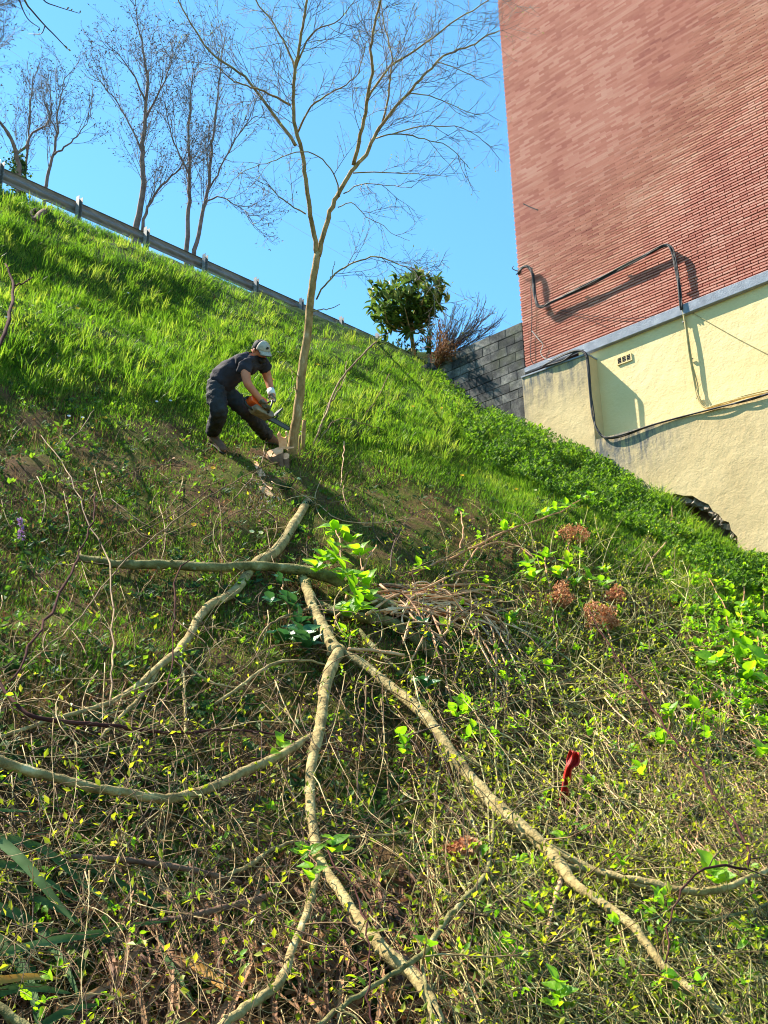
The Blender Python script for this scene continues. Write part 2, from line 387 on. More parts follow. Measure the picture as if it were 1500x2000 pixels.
# lookup grid for speed
gx = np.arange(-24, 30, .12); gy = np.arange(-8, 46, .12)
GX, GY = np.meshgrid(gx, gy, indexing='ij'); GG = np.zeros_like(GX)
for i in range(0, len(gx), 30): GG[i:i + 30] = ground_z(GX[i:i + 30], GY[i:i + 30])
def GZ(x, y):
    u = np.clip((x - gx[0]) / .12, 0, len(gx) - 1.001); v = np.clip((y - gy[0]) / .12, 0, len(gy) - 1.001)
    i = u.astype(int); j = v.astype(int); a = u - i; b = v - j
    return (GG[i, j] * (1 - a) + GG[i + 1, j] * a) * (1 - b) + (GG[i, j + 1] * (1 - a) + GG[i + 1, j + 1] * a) * b
def GN(x, y, e=.15):
    dx = (GZ(x + e, y) - GZ(x - e, y)) / (2 * e); dy = (GZ(x, y + e) - GZ(x, y - e)) / (2 * e)
    return unit(np.stack([-dx, -dy, np.ones_like(dx)], -1))
def lift(px, py, l):                                   # ground point at pixel, moved l metres towards the viewer
    P = hit(px, py); d = unit(P); return P - d * np.broadcast_to(l, len(P))[:, None]
def glift(pts, l=0.0):
    pts = np.asarray(pts, float); return lift(pts[:, 0], pts[:, 1], l)

# far coarse sheet and the fine bank: one graded grid
def graded(lo, hi, a, b, step, coarse):
    m = np.arange(lo, hi + 1e-6, step)
    L = lo - np.cumsum(np.geomspace(step * 1.3, coarse, 26)); R_ = hi + np.cumsum(np.geomspace(step * 1.3, coarse, 26))
    return np.concatenate([L[::-1], m, R_])
xs = graded(-13, 14, 0, 0, .12, 30); ys = graded(0, 35, 0, 0, .12, 30)
X, Y = np.meshgrid(xs, ys, indexing='ij'); Zg = np.zeros_like(X)
for i in range(0, len(xs), 20): Zg[i:i + 20] = ground_z(X[i:i + 20], Y[i:i + 20])
# micro relief of the bank
for i in range(10):
    k1 = rng.normal(0, 1, 2); k1 /= np.linalg.norm(k1); f = rng.uniform(4, 13)
    Zg += .012 * np.sin(f * (X * k1[0] + Y * k1[1]) + rng.uniform(0, 6)) * (road_z(X, Y) - Zg > .3)
g = MB(); nx, ny = X.shape
I, J = np.meshgrid(np.arange(nx - 1), np.arange(ny - 1), indexing='ij')
q = np.stack([I * ny + J, (I + 1) * ny + J, (I + 1) * ny + J + 1, I * ny + J + 1], -1).reshape(-1, 4)
g.add(np.stack([X, Y, Zg], -1).reshape(-1, 3), q)
def cover_mask(px, py):                                # 1 where grass is lush, 0 on the bare lower bank
    line = np.interp(px, [-400, 0, 150, 350, 430, 600, 800, 950, 1100, 1300, 1450, 1600], [600, 640, 690, 740, 800, 850, 880, 950, 1060, 1150, 1200, 1220])
    return np.clip((line - py) / 90 + .5, 0, 1)
ppx, ppy, ppz = proj(np.stack([X, Y, Zg], -1).reshape(-1, 3))
mk = np.where(ppz > .5, cover_mask(ppx, ppy), 0.0)
m, t, b, out = new_mat('bank_soil')
pos = geo_pos(t)
earth = ramp(t, noise(t, 7, 8, pos, .7), [(.035, .018, .009), (.10, .055, .024), (.17, .10, .042), (.25, .16, .075)], [.3, .45, .6, .75])
moss = ramp(t, noise(t, 22, 6, pos, .7), [(.03, .035, .006), (.085, .095, .012), (.16, .165, .02)], [.3, .5, .72])
mfac = ramp(t, noise(t, 1.5, 6, pos, .65), [(0, 0, 0), (1, 1, 1)], [.44, .56])
c1 = mixc(t, mfac, earth, moss)
lush = ramp(t, noise(t, 10, 6, pos), [(.02, .045, .008), (.05, .095, .012)], [.35, .65])
c2 = mixc(t, attr(t, 'tint'), c1, lush)
t.links.new(c2, b.inputs['Base Color']); b.inputs['Roughness'].default_value = .95; b.inputs['Specular IOR Level'].default_value = .1
bn = nd(t, 'ShaderNodeBump'); bn.inputs['Strength'].default_value = 1; bn.inputs['Distance'].default_value = .06
t.links.new(noise(t, 26, 8, pos, .75), bn.inputs['Height']); t.links.new(bn.outputs[0], b.inputs['Normal'])
m_ground = m
g.t = [mk]
tag(g.build('ground', m_ground, smooth=True), kind='structure')
# road strip on top of the bank, with a painted edge line
r = MB()
def rp(s, o, dz): return np.array([RA[0], RA[1], 0]) + ghor * s + gperp * o + UP * (RA[2] - .78 + s * gslope + dz)
r.add([rp(-40, .35, .012), rp(60, .35, .012), rp(60, 6.8, .012), rp(-40, 6.8, .012)], np.array([[0, 1, 2, 3]]))
tag(r.build('road', m_asphalt), kind='structure')
r = MB(); r.add([rp(-40, .75, .017), rp(60, .75, .017), rp(60, .88, .017), rp(-40, .88, .017)], np.array([[0, 1, 2, 3]]))
tag(r.build('road_marking', m_white), kind='structure')

# ---------------------------------------------------------------- brick building
BL, BH, COURSE, BRK = 8.5, 11.55, 0.055, 0.25
bld = empty('brick_building', W(0, 0), 'tall windowless red brick building above a yellow rendered base', 'building')
# material of the bricks: one tone per brick, blotches that run along the courses
m, t, b, out = new_mat('brick')
pos = geo_pos(t)
def dotn(t, v, vec):
    n = nd(t, 'ShaderNodeVectorMath', operation='DOT_PRODUCT'); t.links.new(v, n.inputs[0]); n.inputs[1].default_value = tuple(float(q) for q in vec); return n.outputs['Value']
al = mth(t, 'SUBTRACT', dotn(t, pos, E1), float(CW @ E1)); hz = mth(t, 'SUBTRACT', dotn(t, pos, UP), float(CW[2]))
row = mth(t, 'FLOOR', mth(t, 'DIVIDE', hz, COURSE))
par = mth(t, 'MULTIPLY', mth(t, 'PINGPONG', row, 1), .5)
ci = mth(t, 'FLOOR', mth(t, 'ADD', mth(t, 'DIVIDE', al, BRK), par))
cv = nd(t, 'ShaderNodeCombineXYZ'); t.links.new(ci, cv.inputs[0]); t.links.new(row, cv.inputs[1])
wn = nd(t, 'ShaderNodeTexWhiteNoise', noise_dimensions='2D'); t.links.new(cv.outputs[0], wn.inputs['Vector'])
cw = nd(t, 'ShaderNodeCombineXYZ'); t.links.new(mth(t, 'MULTIPLY', al, .8), cw.inputs[0]); t.links.new(mth(t, 'MULTIPLY', hz, 4.5), cw.inputs[1])
bl = noise(t, 1.0, 5, cw.outputs[0], .65)
cw2 = nd(t, 'ShaderNodeCombineXYZ'); t.links.new(mth(t, 'MULTIPLY', al, .5), cw2.inputs[0]); t.links.new(mth(t, 'MULTIPLY', hz, .5), cw2.inputs[1])
bl2 = noise(t, 1.3, 4, cw2.outputs[0], .5)
f = mth(t, 'ADD', mth(t, 'MULTIPLY_ADD', wn.outputs[0], .32, .11), mth(t, 'ADD', mth(t, 'MULTIPLY_ADD', bl, .2, -.04), mth(t, 'MULTIPLY_ADD', bl2, .55, -.22)), clamp=True)
c = ramp(t, f, [(.22, .06, .045), (.42, .13, .095), (.54, .21, .155), (.62, .31, .24), (.72, .45, .36), (.84, .66, .54)], [0, .2, .4, .6, .82, 1])
c = mixc(t, mth(t, 'MULTIPLY', noise(t, 60, 3, pos), .3), c, (.22, .14, .11))
t.links.new(c, b.inputs['Base Color']); b.inputs['Roughness'].default_value = .8; b.inputs['Specular IOR Level'].default_value = .25
bn = nd(t, 'ShaderNodeBump'); bn.inputs['Strength'].default_value = .5; bn.inputs['Distance'].default_value = .01
t.links.new(noise(t, 90, 4, pos), bn.inputs['Height']); t.links.new(bn.outputs[0], b.inputs['Normal'])
m_brick = m
m_mortar = mat('dark_mortar', [(.03, .015, .013), (.06, .032, .026)], 30, 4, .95)

def solid(mb, a0, a1, h0, h1, o0, o1):
    c = W((a0 + a1) / 2, (h0 + h1) / 2, (o0 + o1) / 2); mb.box(c, a1 - a0, abs(o1 - o0), h1 - h0, WA)
mb = MB(); solid(mb, .02, BL, -.02, BH, -9.0, -.044); mb.build('wall', m_mortar, bld)
rows = int(BH / COURSE) - 1
cells = []
for i in range(rows):
    h = i * COURSE
    off = 0 if i % 2 == 0 else -.5
    k = 0 if i % 2 == 0 else 0
    j = 0
    while True:
        a0 = (j + off) * BRK if off == 0 else (j - .5) * BRK
        a1 = a0 + BRK
        if a0 > BL - BRK: break
        cells.append((max(a0, 0) + .0, a1, h)); j += 1
cells = np.array(cells)
ctr = CW + cells[:, :1] * E1 + cells[:, 2:] * UP
bx, by, bz = proj(ctr)
inv = (bx > 960) & (bx < 1490) & (by > 5) & (by < 720)
order = np.argsort(np.where(inv & (cells[:, 1] - cells[:, 0] > .2), bz, 1e9))[:300]
near = set(order.tolist())
BP = MB(); far = MB()
JT = .012
def brick_verts(a0, a1, h, o, tw):
    x0, x1 = a0 + JT / 2 * (a0 > 0), a1 - JT / 2; z0, z1 = h, h + COURSE - .023
    return x0, x1, z0, z1
mesh_brick = None
Lb = BRK - JT; Hb = COURSE - .023
mb = MB(); mb.box(np.zeros(3), Lb, .05, Hb, WA)
pb = mb.build('brick', m_brick, smooth=False, loc=(0, 0, 0)); mesh_brick = pb.data
first = True
fv = []
for idx in range(len(cells)):
    a0, a1, h = cells[idx]
    o = rnd.uniform(-.0035, .0035)
    if idx in near:
        ob = pb if first else pb.copy()
        if not first: COL.objects.link(ob)
        first = False
        ob.parent = bld
        p = W(a0 + JT / 2 + Lb / 2, h + Hb / 2, -.022 + o) - world_loc(bld)
        ob.location = p.tolist()
    else:
        x0 = a0 + (JT / 2 if a0 > 0 else 0); x1 = a1 - JT / 2
        c = W((x0 + x1) / 2, h + Hb / 2, -.022 + o)
        fv.append([c + i * (x1 - x0) / 2 * E1 + j * .025 * NW + k * Hb / 2 * UP for i in (-1, 1) for j in (-1, 1) for k in (-1, 1)])
fv = np.array(fv)
far.add(fv.reshape(-1, 3), (BOXF[None] + (np.arange(len(fv)) * 8)[:, None, None]).reshape(-1, 4))
tag(far.build('bricks', m_brick, bld), kind='stuff')
# left flank of the building: brick ends, joined
fl = MB(); fq = []
for i in range(rows):
    for j in range(12):
        o = -.03 - (j + (i % 2) * .5) * BRK
        c = W(-.012, i * COURSE + Hb / 2, o - BRK / 2)
        fq.append([c + p * .03 * E1 + q * Lb / 2 * NW + k * Hb / 2 * UP for p in (-1, 1) for q in (-1, 1) for k in (-1, 1)])
fq = np.array(fq); fl.add(fq.reshape(-1, 3), (BOXF[None] + (np.arange(len(fq)) * 8)[:, None, None]).reshape(-1, 4))
tag(fl.build('bricks', m_brick, bld), kind='stuff')
mb = MB(); solid(mb, -.05, BL + .05, BH - .05, BH + .12, -9.1, .04); mb.build('coping', m_post, bld)

# render (plaster) materials with stains that belong to the wall
def plaster(name, cols, stain=True):
    m, t, b, out = new_mat(name)
    pos = geo_pos(t)
    al = mth(t, 'SUBTRACT', dotn(t, pos, E1), float(CW @ E1)); hz = mth(t, 'SUBTRACT', dotn(t, pos, UP), float(CW[2]))
    f = mth(t, 'MULTIPLY_ADD', noise(t, 1.2, 7, pos, .6), 1.5, -.25)
    c = ramp(t, f, cols)
    if stain:
        st = nd(t, 'ShaderNodeCombineXYZ'); t.links.new(mth(t, 'MULTIPLY', al, 5.5), st.inputs[0]); t.links.new(mth(t, 'MULTIPLY', hz, .8), st.inputs[1])
        streak = ramp(t, noise(t, 1.6, 6, st.outputs[0], .7), [(0, 0, 0), (1, 1, 1)], [.42, .66])
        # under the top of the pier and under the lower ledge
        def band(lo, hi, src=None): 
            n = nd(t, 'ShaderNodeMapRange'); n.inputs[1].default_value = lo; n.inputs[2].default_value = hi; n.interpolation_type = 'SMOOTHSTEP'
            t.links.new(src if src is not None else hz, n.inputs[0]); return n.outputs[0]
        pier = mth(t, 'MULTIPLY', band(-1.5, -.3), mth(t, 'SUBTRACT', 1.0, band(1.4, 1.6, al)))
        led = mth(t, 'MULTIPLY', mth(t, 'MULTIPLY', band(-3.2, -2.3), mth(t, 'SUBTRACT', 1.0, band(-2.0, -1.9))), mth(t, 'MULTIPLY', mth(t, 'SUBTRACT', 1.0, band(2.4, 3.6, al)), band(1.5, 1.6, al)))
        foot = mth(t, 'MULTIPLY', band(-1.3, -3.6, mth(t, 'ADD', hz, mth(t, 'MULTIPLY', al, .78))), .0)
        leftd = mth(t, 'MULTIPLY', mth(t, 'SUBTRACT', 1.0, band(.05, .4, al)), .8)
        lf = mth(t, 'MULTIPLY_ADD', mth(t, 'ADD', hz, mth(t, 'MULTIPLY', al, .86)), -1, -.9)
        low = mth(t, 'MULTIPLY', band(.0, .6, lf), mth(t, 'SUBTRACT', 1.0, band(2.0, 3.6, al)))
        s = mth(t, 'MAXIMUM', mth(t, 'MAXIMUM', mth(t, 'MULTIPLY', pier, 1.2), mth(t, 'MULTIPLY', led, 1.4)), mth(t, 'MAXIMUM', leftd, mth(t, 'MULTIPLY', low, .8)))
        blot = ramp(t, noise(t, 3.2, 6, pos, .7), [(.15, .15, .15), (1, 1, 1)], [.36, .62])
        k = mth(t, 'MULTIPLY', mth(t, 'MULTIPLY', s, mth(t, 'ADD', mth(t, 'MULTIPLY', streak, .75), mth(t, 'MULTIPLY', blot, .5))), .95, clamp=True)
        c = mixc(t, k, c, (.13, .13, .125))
    t.links.new(c, b.inputs['Base Color']); b.inputs['Roughness'].default_value = .9; b.inputs['Specular IOR Level'].default_value = .15
    bn = nd(t, 'ShaderNodeBump'); bn.inputs['Strength'].default_value = .55; bn.inputs['Distance'].default_value = .035
    hgt = mth(t, 'ADD', noise(t, 4.5, 7, pos, .62), mth(t, 'MULTIPLY', noise(t, 28, 3, pos), .25))
    t.links.new(hgt, bn.inputs['Height']); t.links.new(bn.outputs[0], b.inputs['Normal'])
    return m
m_yel = plaster('yellow_render', [(.40, .30, .155), (.53, .41, .22), (.61, .485, .275)])  # darker than the panel: shade bands on the plinth mixed into its colour
m_yel2 = plaster('yellow_panel_render', [(.64, .50, .24), (.70, .555, .285), (.74, .60, .34)], stain=False)
m_strip = mat('grey_blue_ledge_paint', [(.15, .17, .2), (.235, .26, .31), (.34, .37, .42)], 6, 6, .85, bump=.4)
PO = .32                                               # how far pier and plinth stand out
def wp(px, py, o=0): return wpx(px, py, o)
# panel
mb = MB(); solid(mb, 1.2, BL, -3.2, -.02, -.3, .0); mb.build('panel', m_yel2, bld)
mb = MB()                                              # grey ledge under the bricks, thinning to the left
aR = BL; 
P0 = [W(1.36, -.02, -.02), W(1.36, -.215, -.02), W(BL, -.215, -.02), W(BL, -.02, -.02)]
mb.prism(P0, NW * .105); o_ = mb.build('ledge', m_strip, bld, bevel=.008)
mb = MB(); mb.prism([W(0, -.004, -.02), W(0, -.10, -.02), W(1.36, -.10, -.02), W(1.36, -.004, -.02)], NW * .07); mb.build('ledge', m_strip, bld)
# pier on the left: wedge top
pt = [wp(1020, 738, PO), wp(1060, 722, PO), wp(1100, 705, PO), wp(1150, 690, PO), wp(1166, 858, PO)]
mb = MB()
aL = wp(1021, 760, PO)[0]; aR1 = wp(1148, 700, PO)[0]
hT = wp(1148, 692, PO)[1]; hL = wp(1022, 737, PO)[1]
mb.prism([W(aL, hL, PO), W(aL, -4.0, PO), W(aR1, -4.2, PO), W(aR1 + .0, hT, PO)], -NW * (PO + .28)); mb.build('pier', m_yel, bld, bevel=.012)
mb = MB(); mb.prism([W(aL - .01, hL + .025, PO + .02), W(aL - .01, hL - .005, PO + .02), W(aR1 + .01, hT - .005, PO + .02), W(aR1 + .01, hT + .025, PO + .02)], -NW * (PO - .02 + .04)); mb.build('pier_cap', m_strip, bld)
# plinth below the lower ledge, with the broken foot at the right
l0 = wp(1166, 858, PO); l1 = wp(1500, 768, PO); sl = (l1[1] - l0[1]) / (l1[0] - l0[0])
edge = [(1448, 1070), (1441, 1062), (1440, 1048), (1428, 1036), (1424, 1020), (1412, 1016), (1403, 1004), (1392, 998), (1384, 985), (1368, 978), (1352, 968), (1335, 968), (1318, 964), (1306, 968), (1290, 975)]
poly = [W(aR1 + .002, l0[1], PO), W(aR1 + .002, -5.2, PO)]
ed = [wp(x, y, PO) for x, y in edge[::-1]]
poly += [W(ed[0][0] - .1, -5.6, PO), W(ed[0][0] - .08, ed[0][1] - .3, PO)] + [W(a, h, PO) for a, h in ed] + [W(ed[-1][0] + .02, -6.6, PO), W(BL, -6.8, PO), W(BL, l0[1] + sl * (BL - l0[0]), PO)]
mb = MB(); mb.prism(poly, -NW * .34); mb.build('plinth', m_yel, bld)
# ragged mortar lip along the break and the dark hollow behind
mb = MB(); T = Tubes(); pr = random.Random(3)
for k in range(len(ed) - 1):
    (a0, h0), (a1, h1) = ed[k], ed[k + 1]
    for j in range(7):
        u = j / 7; a = a0 + (a1 - a0) * u; h = h0 + (h1 - h0) * u
        c = W(a + pr.uniform(-.02, .02), h - .05 + pr.uniform(-.04, .015), PO - .1 - pr.uniform(0, .12))
        R3 = np.array(Matrix.Rotation(pr.uniform(0, 3), 3, Vector((pr.random(), pr.random(), pr.random() + .1)))) 
        mb.box(c, pr.uniform(.04, .12), pr.uniform(.08, .16), pr.uniform(.03, .09), R3, pr.random())
mb.build('broken_edge', m_stone, bld, bevel=.004)
mb = MB(); solid(mb, ed[0][0] - .4, ed[-1][0] + .4, -6.0, -3.0, -.3, -.12); mb.build('hollow_back', m_deadwood, bld)
RUB = ['loose grey stone in the hollow under the broken yellow plinth'] * 12
# rubble pieces at the foot of the break
for k in range(12):
    u = pr.random(); i = int(u * (len(ed) - 1)); a, h = ed[i]
    p = W(a - .12 + pr.uniform(-.1, .1), 0, PO + pr.uniform(-.15, .12)); z = float(GZ(p[0], p[1]))
    mb = MB(); R3 = np.array(Matrix.Rotation(pr.uniform(0, 3), 3, Vector((pr.random(), pr.random(), pr.random() + .1))))
    s = pr.uniform(.06, .15)
    mb.box(np.array([p[0], p[1], max(z + s * .3, h + CW[2] - .55)]), s * 1.6, s, s * .8, R3)
    tag(mb.build('rubble_stone', m_stone, bevel=.02), RUB[k], 'stone', 'rubble stones under the broken plinth')
# vent
a, h = wp(1220, 702, 0.0)
vf = MB()
for (x0, x1, y0, y1) in [(-.15, .15, .055, .075), (-.15, .15, -.075, -.055), (-.15, -.13, -.055, .055), (.13, .15, -.055, .055), (-.055, -.037, -.055, .055), (.037, .055, -.055, .055)]:
    solid(vf, a + x0, a + x1, h + y0, h + y1, .004, .022)
v_ = vf.build('vent', m_yel2, bld)
mb = MB(); solid(mb, a - .13, a + .13, h - .055, h + .055, .002, .008); mb.build('vent_opening', m_rubber, v_)
for i in range(3):
    mb = MB()
    for j in range(3): mb.box(W(a - .092 + i * .092, h - .035 + j * .035, .014), .07, .012, .006, WA)
    mb.build('louvre', m_stone, v_)

# ---------------------------------------------------------------- block wall left of the building
m, t, b, out = new_mat('concrete_block')
pos = geo_pos(t)
f = mth(t, 'ADD', mth(t, 'MULTIPLY_ADD', noise(t, 2.2, 9, pos, .8), 3.0, -1.1), mth(t, 'MULTIPLY_ADD', attr(t, 'tint'), .3, -.15), clamp=True)
oi = nd(t, 'ShaderNodeObjectInfo'); f = mth(t, 'ADD', f, mth(t, 'MULTIPLY_ADD', oi.outputs['Random'], .32, -.16), clamp=True)
c = ramp(t, f, [(.035, .036, .038), (.075, .075, .075), (.15, .148, .14), (.30, .29, .26)], [0, .4, .7, 1])
c = mixc(t, ramp(t, noise(t, 3, 5, pos), [(0, 0, 0), (.5, .5, .5)], [.5, .7]), c, (.10, .11, .06))
t.links.new(c, b.inputs['Base Color']); b.inputs['Roughness'].default_value = .95; b.inputs['Specular IOR Level'].default_value = .1
bn = nd(t, 'ShaderNodeBump'); bn.inputs['Strength'].default_value = .7; bn.inputs['Distance'].default_value = .02
t.links.new(noise(t, 40, 5, pos, .7), bn.inputs['Height']); t.links.new(bn.outputs[0], b.inputs['Normal'])
m_block = m
m_cement = mat('old_mortar', [(.08, .08, .075), (.2, .195, .18)], 7, 5, .95, bump=.4)
WO = -.04
bw = empty('block_wall', W(-1.5, -1, WO), 'dark weathered concrete block wall beside the brick corner', 'wall')
topL = wp(850, 712, WO); topR = wp(1018, 632, WO)
mb = MB(); mb.prism([W(-.03, topR[1] - .04, WO - .03), W(-.03, -4.5, WO - .03), W(-5.2, -2.0, WO - .03), W(-5.2, topR[1] - .1, WO - .03)], -NW * .17); mb.build('mortar_core', m_cement, bw)
blk = None; pr = random.Random(5); BW_, BHt = .40, .20
r0 = topR[1] + .02
for i in range(9):
    h1 = r0 - i * BHt; h0 = h1 - BHt
    j = 0
    while True:
        a1 = -.03 - j * BW_ - (BW_ / 2 if i % 2 and j else 0) ; a0 = a1 - (BW_ if not (i % 2 and j == 0) else BW_ * 1.5 - BW_ / 2 * 0 - BW_ / 2 * 1)
        if i % 2: a1 = -.03 if j == 0 else -.03 - BW_ / 2 - (j - 1) * BW_; a0 = -.03 - BW_ / 2 - j * BW_
        j += 1
        if a1 < -5.0: break
        p = W((a0 + a1) / 2, 0, WO)
        if GZ(p[0], p[1]) - CW[2] > h1 + .1: continue
        if i < 1 and a0 < -4.6: continue
        mb = MB(); mb.box(W((a0 + a1) / 2, (h0 + h1) / 2, WO - .05 + pr.uniform(-.004, .004)), a1 - a0 - .009, .14, BHt - .009, WA, pr.random())
        mb.build('block', m_block, bw, bevel=.006)
fr = MB()                                              # rough cast footing below the blocks
fr.prism([W(-.02, r0 - 9 * BHt + .02, WO + .04), W(-.02, -4.6, WO + .04), W(-3.4, -2.4, WO + .04), W(-3.4, r0 - 9 * BHt + .02, WO + .04)], -NW * .3)
fr.build('footing', m_block, bw)

# ---------------------------------------------------------------- cables on the walls
def cable(pts, o, r, m, name='wall_cable', label=None, group=None, n=1, spread=.03, clips=0, seed=0, jit=.02):
    pr = random.Random(seed)
    base = [np.array([*wp(x, y, o), o]) for x, y in pts]
    root = None
    for k in range(n):
        ja, jh = (pr.uniform(-spread, spread) for _ in range(2)) if n > 1 else (0, 0)
        P = []
        for q in base:
            P.append(W(q[0] + ja + pr.uniform(-jit, jit), q[1] + jh + pr.uniform(-jit, jit), o + (pr.uniform(-.015, .035) if n > 1 else 0)))
        P = smooth_line(P, max(12, len(P) * 5))
        T = Tubes(); T.add(P, r * pr.uniform(.75, 1.2), pr.random(), 6)
        if n == 1: ob = T.build(name, m, None, loc=P[0]); root = ob; break
        if root is None: root = empty(name, P[0])
        T.build('cable', m, root)
    if clips:
        L = smooth_line([W(q[0], q[1], o) for q in base], 60)
        for i in range(clips):
            c = L[int((i + .5) / clips * 59)]
            mb = MB(); mb.box(c - NW * (o * .3), .05 + spread, .03, .018, WA); mb.build('clip', m_steel, root)
    return tag(root, label, 'cable', group)
cable([(1013, 537), (1020, 524), (1034, 522), (1041, 540), (1043, 570), (1049, 594), (1060, 600), (1080, 590), (1150, 557), (1230, 516), (1290, 485), (1306, 480), (1314, 492), (1321, 525), (1328, 575), (1332, 604)],
      .10, .0125, m_cable, 'cable_bundle', 'thick black cable bundle looping up and down the red bricks', n=7, spread=.022, clips=6, seed=1)
cable([(1330, 598), (1338, 640), (1347, 690), (1358, 750), (1364, 780), (1376, 797), (1400, 792), (1450, 777), (1500, 764), (1560, 745)],
      .05, .013, m_cable_y, 'painted_cable_bundle', 'yellow painted cables running down the yellow panel', n=3, spread=.02, clips=5, seed=2)
cable([(1062, 716), (1090, 700), (1125, 686), (1143, 690), (1148, 712), (1152, 760), (1158, 810), (1166, 838), (1182, 856), (1215, 852), (1270, 832), (1330, 815), (1400, 797), (1460, 783), (1500, 770), (1560, 750)],
      PO + .03, .012, m_cable, 'ledge_cable_bundle', 'black cable dropping down the pier and along the lower ledge', n=3, spread=.014, seed=3, jit=.012)
cable([(1070, 712), (1100, 703), (1120, 690), (1135, 688), (1146, 700)], PO + .05, .014, m_cable, 'cable_loop', 'short stiff black cable loop lying on top of the pier', seed=4)
cable([(1036, 560), (1038, 620), (1036, 680), (1040, 705), (1052, 717), (1065, 715)], .04, .008, m_cable, 'hanging_cable', 'thin black cable hanging straight down at the brick corner', seed=5)
cable([(1038, 648), (1052, 662), (1062, 673), (1056, 690), (1066, 702), (1085, 704)], .05, .008, m_cable_w, 'loose_cable', 'pale loose cable zigzagging near the brick corner', seed=6)
cable([(1060, 600), (1100, 612), (1150, 624), (1190, 640)], .02, .005, m_cable, 'thin_wire', 'thin dark wire slanting down from the cable bundle over the bricks', seed=7)
cable([(1090, 606), (1160, 618), (1240, 620), (1300, 612), (1332, 604)], .03, .005, m_cable, 'sagging_wire_shadow', 'thin dark strand standing in for a wire shadow sagging between both bends of the bundle', seed=8)  # dark strand laid along the shadow line of a wire on the bricks
cable([(1352, 610), (1400, 638), (1450, 664), (1540, 712)], .02, .005, m_cable_y, 'slanting_wire_shadow', 'thin yellowish strand standing in for a wire shadow slanting right over the yellow panel', seed=9)  # solid strand drawn where only the shadow of a wire crosses the panel
cable([(1022, 398), (1036, 404), (1050, 412)], .05, .012, m_cable, 'cable_stub', 'short black cable stub fixed high on the bricks near the corner', seed=10)
# corner hook that the bundle leaves from
hk = empty('wall_hook', W(0, wp(1015, 530)[1], .05), 'rusty iron hook at the brick corner holding the cable bundle', 'hook')
T = Tubes(); h_ = wp(1015, 530)[1]; T.add(smooth_line([W(.02, h_, -.02), W(-.03, h_ + .02, .08), W(-.06, h_ + .05, .13), W(-.03, h_ + .09, .12)], 9), .009, .5, 6); T.build('hook_rod', m_deadwood, hk)
mb = MB(); mb.box(W(.02, h_, .012), .06, .012, .1, WA); mb.build('hook_plate', m_deadwood, hk)

# ---------------------------------------------------------------- guard rail
gr = empty('guard_rail', rp(0, 0, 0), 'long galvanised guard rail along the top edge of the grassy bank', 'guard rail')
prof = [(-.155, .0), (-.145, .03), (-.105, .05), (-.07, .05), (-.03, .012), (0, .0), (.03, .012), (.07, .05), (.105, .05), (.145, .03), (.155, .0)]   # height, depth towards the viewer
gup = np.cross(gperp, gdir); gup = gup if gup[2] > 0 else -gup
def beam(s0, s1):
    mb = MB(); A = RA + gdir * s0 - gup * .155; Bq = RA + gdir * s1 - gup * .155
    th = .012
    fr_ = [A + gup * h - gperp * (-d - .06) for h, d in prof]; bk = [A + gup * h - gperp * (-d - .06 + th) for h, d in prof]
    fr2 = [Bq + gup * h - gperp * (-d - .06) for h, d in prof]; bk2 = [Bq + gup * h - gperp * (-d - .06 + th) for h, d in prof]
    n = len(prof); V = fr_ + bk + fr2 + bk2; Q = []
    for i in range(n - 1):
        Q += [[i, i + 1, 2 * n + i + 1, 2 * n + i], [n + i + 1, n + i, 3 * n + i, 3 * n + i + 1], [i + 1, i, n + i, n + i + 1], [2 * n + i, 2 * n + i + 1, 3 * n + i + 1, 3 * n + i]]
    Q += [[0, n, 3 * n, 2 * n][::-1], [n - 1, 2 * n - 1, 4 * n - 1, 3 * n - 1]]
    mb.add(V, np.array(Q)); return mb
for k in range(-3, 10):
    o_ = beam(k * 4 + .0, k * 4 + 4.06).build('beam', m_steel, gr)
s0 = None
# position of the post seen at x = 152
best = min(np.arange(-3, 12, .02), key=lambda s: abs(proj(RA + gdir * s)[0] - 152))
for k in range(-5, 14):
    s = best + 2.0 * k
    base = RA + gdir * s; c = base - UP * .40 - gperp * .06
    mb = MB(); ax = np.array([ghor, gperp, UP])
    mb.box(c + gperp * .05, .10, .006, .90, ax); mb.box(c + ghor * .047 , .006, .10, .91, ax); mb.box(c - ghor * .047, .006, .10, .91, ax)
    mb.build('post', m_steel, gr)
    mb = MB(); mb.box(base - gup * .155 - gperp * .0 , .012 * 4, .05, .2, ax); mb.build('spacer', m_steel, gr)
    if 0 <= k <= 5:
        mb = MB(); f_ = base - UP * .72 - gperp * .18 + ghor * -.16
        mb.box(f_, .2, .12, .12, ax); mb.build('post_foot', m_rubber, gr, bevel=.02)

mb = MB(); mb.add([rp(s, o, z) for s in (-40, 60) for o in (-.02, .14) for z in (-.25, .1)], BOXF); tag(mb.build('kerb', m_cement), kind='structure')
# timber post and little fence stub right of the loquat
p = glift([(840, 712)])[0]; mb = MB(); mb.box(p + UP * .18, .07, .07, .62, WA)
tag(mb.build('wooden_post', m_post, bevel=.006), 'slim pale wooden post between the loquat and the block wall', 'post')
# overhead wires far up
for k, (p0, p1, lab) in enumerate([((0, 40, 60), (1100, 690, 46), 'upper thin overhead wire crossing the sky behind the trees'), ((0, 85, 60), (1060, 720, 46), 'lower thin overhead wire crossing the sky behind the trees')]):
    A = at(*p0); Bq = at(*p1); L = np.array([A + (Bq - A) * u - UP * 1.1 * 4 * u * (1 - u) * .4 for u in np.linspace(-.6, 1.5, 40)])
    T = Tubes(); T.add(L, .007, .5, 4); tag(T.build('overhead_wire', m_cable_w, loc=A), lab, 'wire')

